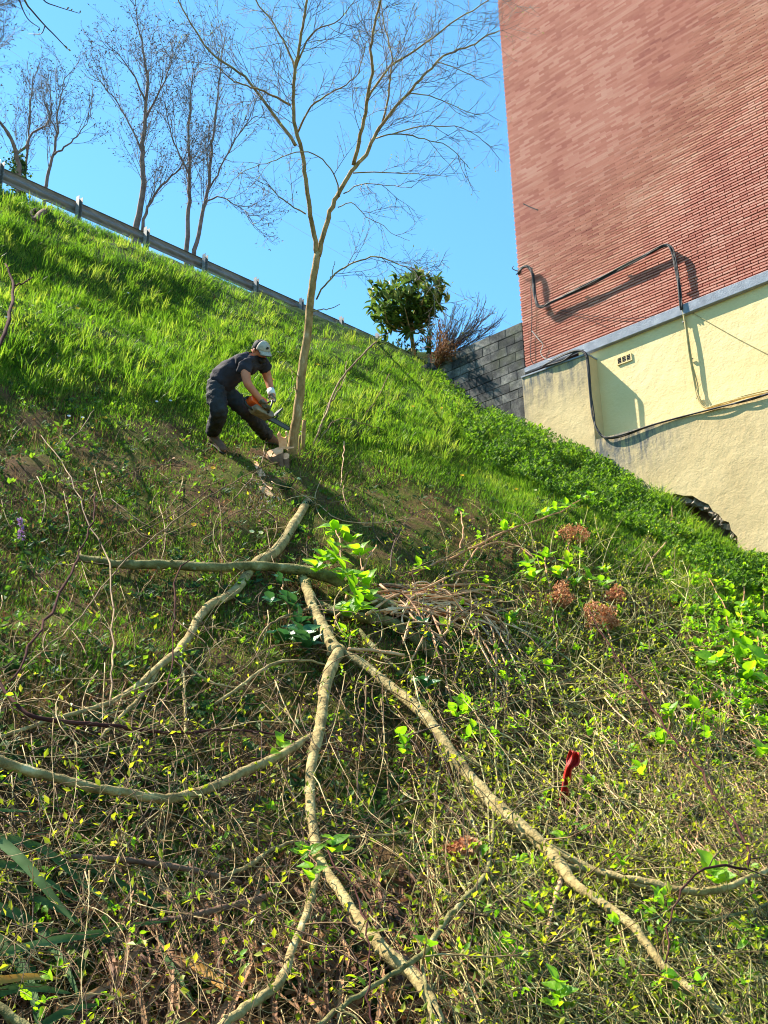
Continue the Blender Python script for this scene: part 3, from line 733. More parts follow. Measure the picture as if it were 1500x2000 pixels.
# ---------------------------------------------------------------- branching
def wander(p, d, L, k, pr, wob=.12, trop=0.0, tdir=(0, 0, 1)):
    """polyline of k points from p along d with random wander and a pull towards tdir"""
    P = [np.asarray(p, float)]; d = np.asarray(d, float); st = L / (k - 1); tx, ty, tz = tdir
    x, y, z = P[0]; dx, dy, dz = d; out = [(x, y, z)]
    for i in range(k - 1):
        dx += pr.gauss(0, wob) + tx * trop; dy += pr.gauss(0, wob) + ty * trop; dz += pr.gauss(0, wob) + tz * trop
        n = math.sqrt(dx * dx + dy * dy + dz * dz) or 1; dx /= n; dy /= n; dz /= n
        x += dx * st; y += dy * st; z += dz * st; out.append((x, y, z))
    return np.array(out)
def side_dir(t, pr, ang):
    tx, ty, tz = t
    while True:
        v = np.array([pr.gauss(0, 1), pr.gauss(0, 1), pr.gauss(0, 1)]); v -= v.dot(t) * t; n = np.linalg.norm(v)
        if n > .2: v /= n; break
    return t * math.cos(ang) + v * math.sin(ang)
def sprout(tubes, P, r, pr, spec, lvl=0, nodes=None):
    """spec: list of dicts per level: n per metre, len, ang, rad, wob, trop, k"""
    if lvl >= len(spec): return
    s = spec[lvl]; seg = np.linalg.norm(np.diff(P, axis=0), axis=1); tot = seg.sum(); cum = np.concatenate([[0], np.cumsum(seg)])
    n = s['n'] * tot; n = int(n) + (pr.random() < n - int(n))
    for i in range(n):
        u = s.get('from', .1) + (1 - s.get('from', .1)) * ((i + pr.random()) / n); q = u * tot
        j = min(len(seg) - 1, int(np.searchsorted(cum, q, side='right') - 1)); fr = (q - cum[j]) / max(seg[j], 1e-6)
        p = P[j] + (P[j + 1] - P[j]) * fr; t = (P[j + 1] - P[j]) / max(seg[j], 1e-6)
        d = side_dir(t, pr, pr.uniform(*s['ang']))
        L = pr.uniform(*s['len']) * (1 - s.get('taper', .45) * u)
        k = s.get('k', 5)
        Q = wander(p, d, L, k, pr, s.get('wob', .12), s.get('trop', 0), s.get('tdir', (0, 0, 1)))
        rr = s['rad']; rad = np.linspace(rr, rr * .45, k) * pr.uniform(.8, 1.2)
        tubes.add(Q, rad, pr.random(), s.get('sides', 3))
        if nodes is not None and lvl >= s.get('nodelvl', len(spec) - 1):
            nodes.append(Q)
        sprout(tubes, Q, rad, pr, spec, lvl + 1, nodes)
def node_leaves(mb, nodes, pr_seed, per=3, L=(.02, .04), W=.45, big=False, up=.3, tipbias=True):
    rg = np.random.default_rng(pr_seed); P = []; D = []
    for Q in nodes:
        for i in range(per):
            u = 1.0 if (i == 0 and tipbias) else rg.uniform(.25, 1)
            q = u * (len(Q) - 1); j = min(len(Q) - 2, int(q)); t = Q[j + 1] - Q[j]
            P.append(Q[j] + t * (q - j)); D.append(t)
    if not P: return
    P = np.array(P); D = unit(np.array(D)); D = unit(D * .7 + rg.normal(0, .55, D.shape) + np.array([0, 0, up]))
    N = unit(rg.normal(0, .6, D.shape) + np.array([0, 0, 1.0])); l = rg.uniform(*L, len(P))
    (leaves_big if big else leaves_small)(mb, P, D, N, l, l * W, rg.random(len(P)))

# ---------------------------------------------------------------- the standing tree by the worker
ZT = 12.5
def px3(pts, Z, dz=None):
    out = []
    for i, p in enumerate(pts):
        z = Z + (0 if dz is None else dz[0] + (dz[1] - dz[0]) * i / (len(pts) - 1))
        out.append(at(p[0], p[1], z))
    return np.array(out)
base = glift([(568, 893)])[0]; ZT = float(proj(base)[2])
tr = empty('tree', base, 'tall slender leafless tree with a forked trunk, just right of the man', 'tree')
pr = random.Random(21)
limbs = [  # points, depth drift, start and end radius
 ('trunk', [(566, 905), (572, 860), (582, 800), (588, 745), (594, 690), (602, 640), (606, 590), (613, 540), (618, 510), (621, 492)], (0, 0), .062, .043),
 ('stem', [(620, 500), (613, 460), (607, 430), (603, 395), (598, 355), (594, 325), (588, 288), (581, 262), (574, 235), (573, 190), (577, 140), (582, 105), (590, 60), (600, 0), (612, -80), (620, -160)], (0, -.5), .032, .009),
 ('stem', [(622, 500), (628, 470), (634, 450), (641, 425), (656, 388), (671, 361), (686, 334), (713, 304), (728, 274), (743, 247), (766, 217), (796, 182), (823, 154), (853, 122), (872, 106), (918, 91), (948, 72), (975, 60)], (0, .5), .034, .008),
 ('branch', [(577, 284), (560, 258), (537, 228), (512, 192), (471, 144), (420, 111), (385, 66), (350, 5), (330, -60)], (0, .5), .022, .006),
 ('branch', [(567, 205), (530, 185), (507, 177), (480, 165), (456, 157), (420, 129), (400, 127)], (0, -.6), .016, .004),
 ('branch', [(582, 258), (595, 232), (610, 205), (652, 179), (694, 150), (705, 125), (716, 80)], (0, -.5), .014, .004),
 ('branch', [(578, 133), (591, 95), (618, 57), (663, 38), (700, -10)], (-.3, -.7), .013, .004),
 ('branch', [(576, 137), (557, 87), (534, 46), (500, 0), (470, -60)], (-.3, .2), .015, .005),
 ('branch', [(690, 323), (701, 274), (713, 228), (718, 194), (728, 133), (724, 91), (732, 46), (743, 0), (755, -80)], (.2, -.5), .027, .009),
 ('branch', [(718, 194), (736, 163), (762, 129), (804, 103), (853, 68), (891, 38), (956, 0), (1000, -40)], (-.1, .6), .016, .005),
 ('branch', [(747, 239), (758, 182), (766, 114), (758, 76), (747, 30), (740, -40)], (.3, 1.0), .016, .005),
 ('branch', [(735, 270), (766, 262), (804, 266), (842, 274), (880, 289), (918, 330)], (.3, -.3), .010, .003),
 ('branch', [(766, 262), (823, 247), (899, 249), (937, 270), (967, 293)], (.2, .8), .009, .003),
 ('branch', [(690, 338), (728, 336), (773, 338), (827, 340), (880, 346)], (.2, .7), .009, .003),
 ('branch', [(671, 378), (705, 359), (766, 363), (804, 367)], (.1, -.5), .008, .003),
 ('branch', [(597, 418), (572, 403), (542, 380), (519, 357)], (0, -.3), .010, .004),
 ('branch', [(663, 385), (652, 342), (633, 315), (610, 300), (576, 298), (540, 312), (500, 325), (470, 340), (450, 360)], (.1, -.7), .010, .003),
 ('branch', [(660, 405), (690, 397), (713, 422), (743, 437), (766, 456), (800, 470)], (.1, .6), .007, .0025),
 ('branch', [(618, 585), (628, 565), (644, 547), (675, 520), (713, 505), (739, 500), (773, 513), (804, 530), (823, 547), (850, 580), (870, 620)], (0, -.8), .012, .004),
 ('branch', [(645, 547), (650, 530), (654, 510)], (-.1, -.2), .007, .004),
 ('branch', [(604, 610), (622, 606), (645, 603), (664, 594)], (0, -.2), .009, .004),
 ('branch', [(590, 745), (578, 731), (562, 712)], (0, -.2), .007, .005),
 ('branch', [(583, 790), (575, 757), (566, 770), (560, 758)], (0, -.15), .008, .005),
 ('branch', [(853, 122), (880, 128), (925, 150), (960, 170)], (.5, .9), .008, .003),
 ('branch', [(796, 182), (850, 190), (905, 215), (940, 225)], (.4, 0), .008, .003),
]
TW = Tubes(); nodes = []
spec = [dict(n=6.5, len=(.5, 1.25), ang=(.45, 1.0), rad=.0044, wob=.09, trop=.05, k=7, sides=4, **{'from': .05}),
        dict(n=10, len=(.16, .55), ang=(.4, 1.1), rad=.0029, wob=.14, trop=.04, k=5),
        dict(n=10, len=(.05, .2), ang=(.4, 1.1), rad=.0022, wob=.2, trop=.03, k=4)]
for i, (nm, pts, dz, ra, rb) in enumerate(limbs):
    k = max(8, len(pts) * 3); P = smooth_line(px3(pts, ZT, dz), k)
    P[1:-1] += rng.normal(0, .006 if i else .004, P[1:-1].shape)
    T = Tubes(); rr = np.linspace(ra, rb, k)
    if i == 0: rr = rr + .012 * np.exp(-np.arange(k) / 2.5)
    T.add(P, rr, .5, 12 if ra > .03 else 6)
    ob = T.build(nm, m_bark_main if ra > .012 else m_bark, tr)
    if i == 0: continue
    L = np.linalg.norm(np.diff(P, axis=0), axis=1).sum()
    st = .3 if i in (1, 2) else .1
    sp = [dict(s) for s in spec]; sp[0]['from'] = .38 if i in (1, 2) else .12
    if rb < .0035: sp[0].update(len=(.3, .75), n=4.2)
    if i in (19, 20, 21, 22): continue
    sprout(TW, P, None, pr, sp, 0, nodes)
tag(TW.build('twigs', m_twig_grey, tr), kind='stuff')
mb = MB(); node_leaves(mb, nodes[::2], 3, per=1, L=(.015, .04), W=.35)
tag(mb.build('buds', m_loquat_new, tr), kind='stuff')

# ---------------------------------------------------------------- trees beyond the road
def far_tree(label, stems, Z, seed, dens=1.0, tl=1.0, ivy=False, m=m_bark_far, group='bare trees beyond the road', catkin=True, base_px=None):
    pr = random.Random(seed)
    b0 = at(*stems[0][0][0], Z)
    root = empty('bare_tree', b0, label, 'tree', group)
    TW = Tubes(); nodes = []
    sc = Z / 30
    for j, (pts, ra, rb) in enumerate(stems):
        P = smooth_line(px3(pts, Z, (0, pr.uniform(-1, 1))), max(10, len(pts) * 3)); 
        P[1:] += rng.normal(0, .015, P[1:].shape)
        if j == 0 or stems[j][0][0] == stems[0][0][0] or pts[0][1] > 440 :
            # root the stem in the ground behind the rail
            g0 = P[0].copy(); low = g0 - UP * 2.5; P = np.vstack([low, P])
        T = Tubes(); T.add(P, np.linspace(ra, rb * .7, len(P)) * sc * .62, .5, 8); T.build('trunk' if j == 0 else 'stem', m, root)
        sp = [dict(n=3.2 * dens, len=(1.1 * tl, 2.9 * tl), ang=(.35, .8), rad=.011 * sc, wob=.07, trop=.16, k=8, sides=4, **{'from': .22}),
              dict(n=4.0, len=(.4, 1.2), ang=(.35, .95), rad=.0055 * sc, wob=.12, trop=.07, k=6),
              dict(n=6.0, len=(.15, .5), ang=(.35, 1.0), rad=.004 * sc, wob=.16, trop=.04, k=4)]
        sprout(TW, P[1:], None, pr, sp, 0, nodes)
    tag(TW.build('twigs', m_twig_grey, root), kind='stuff')
    if catkin:
        mb = MB(); node_leaves(mb, nodes, seed, per=2, L=(.05, .12), W=.3, up=-.3); tag(mb.build('buds', m_twig_grey, root), kind='stuff')
    if ivy:
        mb = MB(); P = smooth_line(px3(stems[0][0], Z), 60)[:26]; n = 900
        q = P[rng.integers(0, len(P), n)] + rng.normal(0, .14, (n, 3)); D = rng.normal(0, 1, (n, 3)); l = rng.uniform(.06, .13, n)
        leaves_small(mb, q, D, rng.normal(0, 1, (n, 3)), l, l * .8, rng.random(n)); tag(mb.build('ivy', m_weed_dark, root), kind='stuff')
    return root
far_tree('leaning bare tree with an ivy-clad trunk behind the rail at the far left', [
    ([(38, 390), (36, 340), (32, 300), (22, 270), (2, 240), (-25, 215)], .17, .05), ([(32, 300), (52, 285), (62, 260), (90, 245), (100, 215), (98, 180)], .07, .03)], 32, 31, 1.1, .8, True)
far_tree('thin straight bare tree between the ivy-clad one and the leaning slim one', [
    ([(50, 385), (50, 330), (55, 280), (58, 225), (62, 180), (66, 140)], .08, .02)], 34, 32, 1.1, .75)
far_tree('slim bare tree leaning right, third from the far left behind the rail', [
    ([(85, 400), (92, 350), (105, 300), (112, 260), (112, 220), (122, 180), (128, 140)], .10, .02), ([(106, 302), (130, 285), (152, 265), (170, 240), (182, 220)], .05, .015), ([(112, 262), (100, 235), (88, 200), (84, 165)], .04, .015)], 32, 33, 1.1, .7)
far_tree('tallest bare tree behind the rail with a narrow pointed crown and two stems', [
    ([(262, 480), (266, 440), (275, 400), (280, 360), (278, 320), (280, 270), (284, 215), (288, 160), (280, 100), (268, 40), (264, -10)], .17, .02),
    ([(272, 480), (284, 420), (306, 375), (330, 350), (352, 330), (365, 290)], .10, .03), ([(280, 240), (300, 200), (325, 150), (340, 100)], .06, .02), ([(283, 195), (262, 150), (235, 110), (215, 90)], .05, .02), ([(279, 300), (250, 235), (215, 180), (190, 150)], .05, .02)], 32, 34, 1.5, .85)
far_tree('bare tree with a straight dark trunk, left one of the close pair', [
    ([(364, 515), (366, 450), (370, 380), (370, 320), (368, 260), (372, 210), (374, 160), (380, 110)], .13, .02), ([(369, 340), (345, 290), (330, 245), (322, 200)], .05, .02)], 32, 35, 1.35, .8)
far_tree('bare tree with an outward leaning trunk, right one of the close pair', [
    ([(374, 520), (385, 470), (398, 410), (408, 355), (412, 300), (418, 250), (424, 200), (430, 150), (432, 100)], .12, .02), ([(405, 375), (430, 330), (462, 270), (485, 240), (500, 225)], .05, .02), ([(400, 395), (425, 385), (460, 400), (485, 420), (497, 445)], .04, .012)], 32, 36, 1.35, .8)
far_tree('bare tree mostly out of the frame at the top left corner', [
    ([(-260, 330), (-240, 250), (-200, 170), (-150, 110), (-100, 60), (-60, 20)], .16, .05), ([(-200, 170), (-140, 150), (-80, 130), (-30, 110), (10, 70)], .07, .02), ([(-150, 110), (-90, 60), (-40, 20), (10, 10)], .06, .02)], 30, 37, 1.5, .9)
# overhanging near branches top left
T = Tubes(); pr = random.Random(41)
ob = empty('overhanging_branch', at(20, -60, 5), 'dark bare twig hanging into the sky from the top left corner', 'branch')
B0 = [([(30, -60), (48, 0), (62, 20), (88, 50), (108, 70), (132, 96)], .006), ([(60, -40), (85, 0), (110, 12), (155, 26)], .004), ([(20, -50), (50, 30), (78, 55)], .004), ([(88, 50), (80, 66), (58, 66)], .003), ([(0, -20), (20, 5), (42, 18)], .003)]
for P, r in B0:
    Q = smooth_line(px3(P, 5.0, (0, .3)), 14); T.add(Q, np.linspace(r, r * .4, 14), .2, 5)
T.build('twig', m_twig, ob)
nb = MB(); nodes_ = [smooth_line(px3(P, 5.0, (0, .3)), 14)[8:] for P, r in B0]; node_leaves(nb, nodes_, 5, per=3, L=(.015, .03), W=.4); tag(nb.build('buds', m_twig, ob), kind='stuff')

# ---------------------------------------------------------------- loquat on the crest
pr = random.Random(51); rg = np.random.default_rng(51)
lb = glift([(808, 694)])[0]; Zl = float(proj(lb)[2])
lq = empty('loquat_tree', lb, 'small round evergreen tree with big dark leaves on the crest', 'tree')
def lp(x, y, dz=0): return at(x, y, Zl + dz)
T = Tubes(); T.add(smooth_line([lb - UP * .1, lp(806, 670), lp(802, 650)], 8), np.linspace(.06, .045, 8), .5, 8); T.build('trunk', m_bark, lq)
tips = []
T = Tubes()
for (x, y, dz) in [(745, 570, .2), (765, 560, -.3), (780, 545, .4), (735, 610, -.2), (725, 585, .2), (760, 620, .5), (790, 600, -.6), (815, 545, 0), (800, 545, -.4), (835, 545, .3), (860, 560, -.2), (855, 590, .3), (840, 610, -.4), (775, 625, .3), (750, 600, -.7), (820, 590, .6), (830, 570, -.6), (785, 575, 0), (850, 545, .1), (790, 552, .6), (730, 560, 0), (815, 605, .5), (745, 620, -.2), (770, 590, .7), (825, 618, -.3), (840, 580, .8)]:
    A = lp(802, 650); B = lp(x, y, dz); M_ = (A + B) / 2 + rg.normal(0, .08, 3) - UP * .08
    Q = smooth_line([A, M_, B], 8); T.add(Q, np.linspace(.024, .010, 8), .5, 5); tips.append(Q)
T.build('limbs', m_bark, lq)
P = []; D = []; new = []
for Q in tips:
    for c in range(4):
        e = Q[-1 - c % 4] + rg.normal(0, .14 if c else .03, 3); ax = unit(Q[-1] - Q[-3] + UP * .3 + rg.normal(0, .3, 3))
        n = 13
        for i in range(n):
            th = rg.uniform(0, 6.28); v = side_dir(ax, pr, pr.uniform(.5, 1.5)); P.append(e + ax * rg.uniform(-.1, .1)); D.append(v); new.append((ax, e))
P = np.array(P); D = np.array(D); l = rg.uniform(.17, .27, len(P))
mb = MB(); leaves_big(mb, P, D, rg.normal(0, .4, D.shape) + UP, l, l * .34, rg.random(len(P)), .35); tag(mb.build('leaves', m_loquat, lq), kind='stuff')
P = []; D = []
for (x, y, dz) in [(748, 552, 0), (772, 553, .1), (767, 565, -.3), (793, 540, .1), (812, 537, 0), (826, 533, .2), (855, 553, 0), (862, 562, .3), (725, 568, 0), (800, 565, -.5), (832, 560, -.5), (758, 575, -.4), (848, 575, -.5), (780, 575, -.5), (872, 580, .1)]:
    for i in range(16):
        P.append(lp(x, y + 10, dz) + rg.normal(0, .02, 3)); D.append(unit(UP * 1.1 + rg.normal(0, .42, 3)))
P = np.array(P); D = np.array(D); l = rg.uniform(.15, .28, len(P))
mb = MB(); leaves_big(mb, P, D, rg.normal(0, 1, D.shape), l, l * .28, rg.random(len(P)), .1); tag(mb.build('new_leaves', m_loquat_new, lq), kind='stuff')

# broom-like dry shrub hanging over the block wall
def shrub(name, label, base, tips, mt, seed, spec, nodesmat=None, r=.012, group=None, cat='shrub', per=3, L=(.02, .04), Wd=.35, n=1, sag=.0):
    pr = random.Random(seed); root = empty(name, base, label, cat, group); T = Tubes(); nodes = []; ST = Tubes()
    for tp in tips:
        for q in range(n):
            B = np.asarray(tp) + rng.normal(0, .07 * (n > 1), 3); A = base + rng.normal(0, .03, 3); Mi = (A + B) / 2 + UP * sag + rng.normal(0, .05, 3) * np.linalg.norm(B - A)
            Q = smooth_line([A, Mi, B], 9); ST.add(Q, np.linspace(r, r * .4, 9), pr.random(), 4); sprout(T, Q, None, pr, spec, 0, nodes); nodes.append(Q[6:])
    ST.build('stems', mt, root)
    if not T.empty(): tag(T.build('twigs', mt, root), kind='stuff')
    if nodesmat:
        mb = MB(); node_leaves(mb, nodes, seed, per=per, L=L, W=Wd); tag(mb.build('leaves', nodesmat, root), kind='stuff')
    return root
b0 = at(862, 700, 22.0)
m_broom = mat('broom_twig', [(.035, .03, .045), (.07, .06, .075), (.10, .12, .07)], 4, 3, .8, tint=.9)
shrub('broom_shrub', 'spiky greyish bare shrub spilling over the block wall', b0, [at(x, y, 22 + d) for x, y, d in [(935, 598, 0), (955, 612, .4), (960, 640, -.3), (975, 640, 0), (905, 620, .5), (880, 630, 0), (920, 640, -.6), (885, 600, .3), (945, 660, .2), (910, 665, -.3), (868, 640, .5), (850, 640, 0), (895, 650, .2), (930, 620, -.3)]],
      m_broom, 61, [dict(n=9, len=(.3, .75), ang=(.15, .5), rad=.006, wob=.06, trop=.08, k=6, sides=3), dict(n=9, len=(.06, .22), ang=(.2, .6), rad=.0045, wob=.1, trop=.1, k=4)], None, n=2)
shrub('dead_fern_clump', 'rusty brown dead bracken clump at the left end of the block wall', at(855, 712, 21.6), [at(x, y, 21.4 + d) for x, y, d in [(848, 665, 0), (858, 655, .3), (868, 672, -.2), (878, 690, 0), (862, 640, .2), (890, 690, -.2), (846, 690, .3), (884, 675, .1), (900, 700, 0), (872, 660, .4)]],
      m_dead, 62, [dict(n=12, len=(.12, .35), ang=(.3, 1.2), rad=.007, wob=.15, trop=-.12, k=5)], m_dead, cat='fern', per=5, L=(.04, .09), n=2, sag=.15)
shrub('slender_green_shrub', 'slender green shrub behind the wooden post beside the loquat', at(838, 690, 22.6), [at(x, y, 22.6 + d) for x, y, d in [(843, 640, 0), (838, 650, .2), (850, 650, -.2), (832, 665, 0), (846, 670, .3)]],
      m_weed_dark, 63, [dict(n=14, len=(.08, .25), ang=(.3, .8), rad=.005, wob=.1, trop=.05, k=4)], m_weed, per=5, L=(.05, .1), Wd=.2, n=2)
shrub('low_bush', 'low dark green bush at the foot of the loquat trunk', at(790, 690, 23.6), [at(x, y, 23.6 + d) for x, y, d in [(760, 672, 0), (775, 665, .4), (790, 662, 0), (825, 665, .1), (840, 680, 0), (815, 672, -.3)]],
      m_weed_dark, 64, [dict(n=14, len=(.08, .25), ang=(.3, 1), rad=.004, wob=.15, trop=.03, k=4)], m_weed_dark, per=5, L=(.05, .1), Wd=.5, n=1)

# ---------------------------------------------------------------- the worker
def skinned(name, V, Eg, R, m, parent=None, root=0, sub=2, loc=None, smooth=True):
    V = np.asarray(V, float); off = world_loc(parent) if parent is not None else (V[root] if loc is None else np.asarray(loc))
    me = bpy.data.meshes.new(name); me.from_pydata([tuple(float(q) for q in v - off) for v in V], Eg, []); me.update()
    o = bpy.data.objects.new(name, me); COL.objects.link(o)
    if parent is not None: o.parent = parent
    else: o.location = off.tolist()
    me.materials.append(m)
    sk = o.modifiers.new('skin', 'SKIN'); sk.use_smooth_shade = smooth; sk.branch_smoothing = .4
    if not me.skin_vertices:
        import bmesh as _b; bm = _b.new(); bm.from_mesh(me); bm.verts.layers.skin.verify(); bm.to_mesh(me); bm.free()
    L = me.skin_vertices[0].data
    for i, r in enumerate(R):
        L[i].radius = r if isinstance(r, (tuple, list)) else (r, r); L[i].use_root = (i == root)
    s = o.modifiers.new('sub', 'SUBSURF'); s.levels = sub; s.render_levels = sub
    return o
def chain(ids): return [(ids[i], ids[i + 1]) for i in range(len(ids) - 1)]
ZM = float(proj(glift([(440, 890)])[0])[2])
def mp(x, y, dz=0.0): return at(x, y, ZM + dz)
# joints
J = {}
J['pelvis'] = mp(424, 752, .02); J['belly'] = mp(440, 737, .0); J['chest'] = mp(466, 716, 0); J['upper'] = mp(484, 704, 0); J['neck'] = mp(496, 694, 0); J['head0'] = mp(504, 690, -.01)
J['sr'] = mp(476, 709, -.17); J['er'] = mp(483, 750, -.24); J['wr'] = mp(509, 780, -.20); J['hr'] = mp(519, 797, -.16)
J['sl'] = mp(514, 708, .15); J['el'] = mp(524, 742, .20); J['wl'] = mp(531, 770, .10); J['hl'] = mp(537, 784, .02)
J['hipr'] = mp(420, 760, -.09); J['kr'] = mp(429, 804, -.22); J['ar'] = mp(413, 858, -.06); J['tor'] = mp(440, 884, -.14)
J['hipl'] = mp(437, 764, .10); J['kl'] = mp(486, 805, .14); J['al'] = mp(524, 862, .16); J['tol'] = mp(548, 872, .08)
for _a, _t in (('ar', 'tor'), ('al', 'tol')):               # both boots stand on the bank
    for _n, _h in ((_a, .085), (_t, .045)):
        _x, _y, _z = proj(J[_n]); _g = hit(_x, _y + _h * 90)[0]; J[_n] = _g + UP * _h
names = list(J); ix = {n: i for i, n in enumerate(names)}; V = [J[n] for n in names]
Eg = chain([ix[n] for n in ('pelvis', 'belly', 'chest', 'upper', 'neck', 'head0')]) + [(ix['upper'], ix['sr']), (ix['upper'], ix['sl'])] + chain([ix['sr'], ix['er'], ix['wr'], ix['hr']]) + chain([ix['sl'], ix['el'], ix['wl'], ix['hl']]) \
   + [(ix['pelvis'], ix['hipr']), (ix['pelvis'], ix['hipl'])] + chain([ix['hipr'], ix['kr'], ix['ar'], ix['tor']]) + chain([ix['hipl'], ix['kl'], ix['al'], ix['tol']])
rad = dict(pelvis=.11, belly=.105, chest=.13, upper=.11, neck=.06, head0=.065, sr=.07, er=.054, wr=.038, hr=.022, sl=.07, el=.052, wl=.037, hl=.022, hipr=.08, kr=.04, ar=.03, tor=.028, hipl=.08, kl=.04, al=.03, tol=.028)
# head: skull, jaw, nose and chin grown from the neck
hd = unit(mp(519, 699, -.10) - mp(503, 676, -.02))                    # way the face points down to
fwd = unit(mp(540, 708, -.2) - mp(508, 684, 0)); crown = unit(mp(508, 660, 0) - mp(511, 690, 0) + fwd * .0)
sidew = unit(np.cross(fwd, crown)); crown = np.cross(sidew, fwd)
HC = mp(509, 683, -.01)
def hp(f, u, s=0): return HC + fwd * f + crown * u + sidew * s
extra = [('skull', hp(-.015, .02), (.09, .085)), ('face', hp(.045, -.02), (.07, .07)), ('jaw', hp(.05, -.085), (.05, .045)), ('nose', hp(.12, -.035), .013)]
for n, p, r in extra: ix[n] = len(V); V.append(p); rad[n] = r; names.append(n)
Eg += [(ix['head0'], ix['skull']), (ix['skull'], ix['face']), (ix['face'], ix['jaw']), (ix['face'], ix['nose'])]
man = skinned('person', V, Eg, [rad[n] for n in names], m_skin, root=0)
tag(man, 'man in a dark T-shirt and cap bending over the stump with a chainsaw', 'person')
# ears, eyes, brows, moustache and beard
def ball(name, c, rx, ry, rz, m, parent, ax=None, n=10):
    mb = MB(); ax = np.array([fwd, sidew, crown]) if ax is None else ax
    V = []; 
    for i in range(n + 1):
        th = math.pi * i / n
        for j in range(n * 2): ph = math.pi * j / n; V.append(c + ax[0] * rx * math.sin(th) * math.cos(ph) + ax[1] * ry * math.sin(th) * math.sin(ph) + ax[2] * rz * math.cos(th))
    q = [[i * 2 * n + j, (i + 1) * 2 * n + j, (i + 1) * 2 * n + (j + 1) % (2 * n), i * 2 * n + (j + 1) % (2 * n)] for i in range(n) for j in range(2 * n)]
    mb.add(np.array(V), np.array(q)); return mb.build(name, m, parent, smooth=True)
for s in (-1, 1):
    ball('ear', hp(-.005, -.02, s * .088), .022, .012, .034, m_skin, man)
    ball('eye', hp(.105, -.012, s * .03), .012, .016, .009, m_eye, man)
    ball('eyebrow', hp(.112, .006, s * .03), .01, .022, .005, m_hair, man)
ball('moustache', hp(.112, -.066), .014, .032, .010, m_hair, man)
ball('beard', hp(.07, -.105), .05, .05, .036, m_hair, man)
ball('mouth', hp(.106, -.08), .008, .018, .003, m_boot, man)
ball('hair', hp(-.03, .0), .082, .09, .085, m_hair, man)
# cap: dome, mesh back, bill
def cap_part(name, f0, f1, m, r=1.0):
    mb = MB(); n = 12; V = []; nu = 10
    for i in range(nu + 1):
        for j in range(n + 1):
            ph = f0 + (f1 - f0) * j / n; th = (math.pi * .5) * i / nu * 1.02
            V.append(hp(.005 + .112 * r * math.sin(th) * math.cos(ph), .018 + .098 * r * math.cos(th) ** .8 if i < nu else .018, .095 * r * math.sin(th) * math.sin(ph)))
    q = [[i * (n + 1) + j, (i + 1) * (n + 1) + j, (i + 1) * (n + 1) + j + 1, i * (n + 1) + j + 1] for i in range(nu) for j in range(n)]
    mb.add(np.array(V), np.array(q)); o = mb.build(name, m, man, smooth=True)
    s = o.modifiers.new('th', 'SOLIDIFY'); s.thickness = .004; return o
cap_part('cap_front', -1.35, 1.35, m_cap); cap_part('cap_back', 1.35, 4.93, m_cap_dark, .995)
mb = MB(); V_ = []
for i in range(5):
    for j in range(9):
        a = -1.05 + 2.1 * j / 8; rr = i / 4
        V_.append(hp(.005 + .108 * math.cos(a) + rr * .078 * math.cos(a * .6), .022 - rr * .022 - .018 * (abs(a) ** 2) * rr, (.095 + rr * .0) * math.sin(a) * (1 - .1 * rr)))
q = [[i * 9 + j, (i + 1) * 9 + j, (i + 1) * 9 + j + 1, i * 9 + j + 1] for i in range(4) for j in range(8)]
mb.add(np.array(V_), np.array(q)); o = mb.build('cap_bill', m_cap, man, smooth=True); s_ = o.modifiers.new('th', 'SOLIDIFY'); s_.thickness = .006
mb = MB(); V_ = [v - crown * .007 for v in V_]; mb.add(np.array(V_), np.array(q)); o = mb.build('cap_bill_underside', m_cap_dark, man, smooth=True)
ball('cap_emblem', hp(.112, .065), .005, .02, .022, m_cap_dark, man)
# T-shirt
TS = [J['pelvis'] + (J['belly'] - J['pelvis']) * -.3, J['belly'], J['chest'], J['upper'], J['neck'] * .65 + J['upper'] * .35, J['sr'], J['sr'] * .38 + J['er'] * .62, J['sl'], J['sl'] * .35 + J['el'] * .65]
sh = skinned('t_shirt', TS, chain([0, 1, 2, 3, 4]) + chain([3, 5, 6]) + chain([3, 7, 8]), [(.185, .175), (.18, .165), (.195, .165), (.165, .14), (.085, .075), (.112, .105), (.094, .088), (.105, .10), (.09, .086)], m_shirt, man, sub=3)
tx = bpy.data.textures.new('folds', 'CLOUDS'); tx.noise_scale = .07
dm = sh.modifiers.new('folds', 'DISPLACE'); dm.texture = tx; dm.strength = .055; dm.texture_coords = 'GLOBAL'; dm.mid_level = .5
# trousers
kr2 = J['kr'] * .6 + J['ar'] * .4
TR = [J['pelvis'] + (J['belly'] - J['pelvis']) * .55, J['pelvis'], J['hipr'], J['kr'] * .5 + J['hipr'] * .5, J['kr'], J['kr'] * .45 + J['ar'] * .55, J['ar'] + UP * .05, J['hipl'], J['kl'] * .5 + J['hipl'] * .5, J['kl'], J['kl'] * .5 + J['al'] * .5, J['al'] + UP * .03]
tw = skinned('trousers', TR, chain([0, 1, 2, 3, 4, 5, 6]) + chain([1, 7, 8, 9, 10, 11]), [(.165, .155), (.175, .165), (.138, .13), (.122, .115), (.108, .10), (.10, .096), (.088, .084), (.138, .13), (.118, .112), (.102, .098), (.095, .09), (.082, .08)], m_trouser, man, sub=3)
tx2 = bpy.data.textures.new('folds2', 'CLOUDS'); tx2.noise_scale = .05
dm = tw.modifiers.new('folds', 'DISPLACE'); dm.texture = tx2; dm.strength = .06; dm.texture_coords = 'GLOBAL'
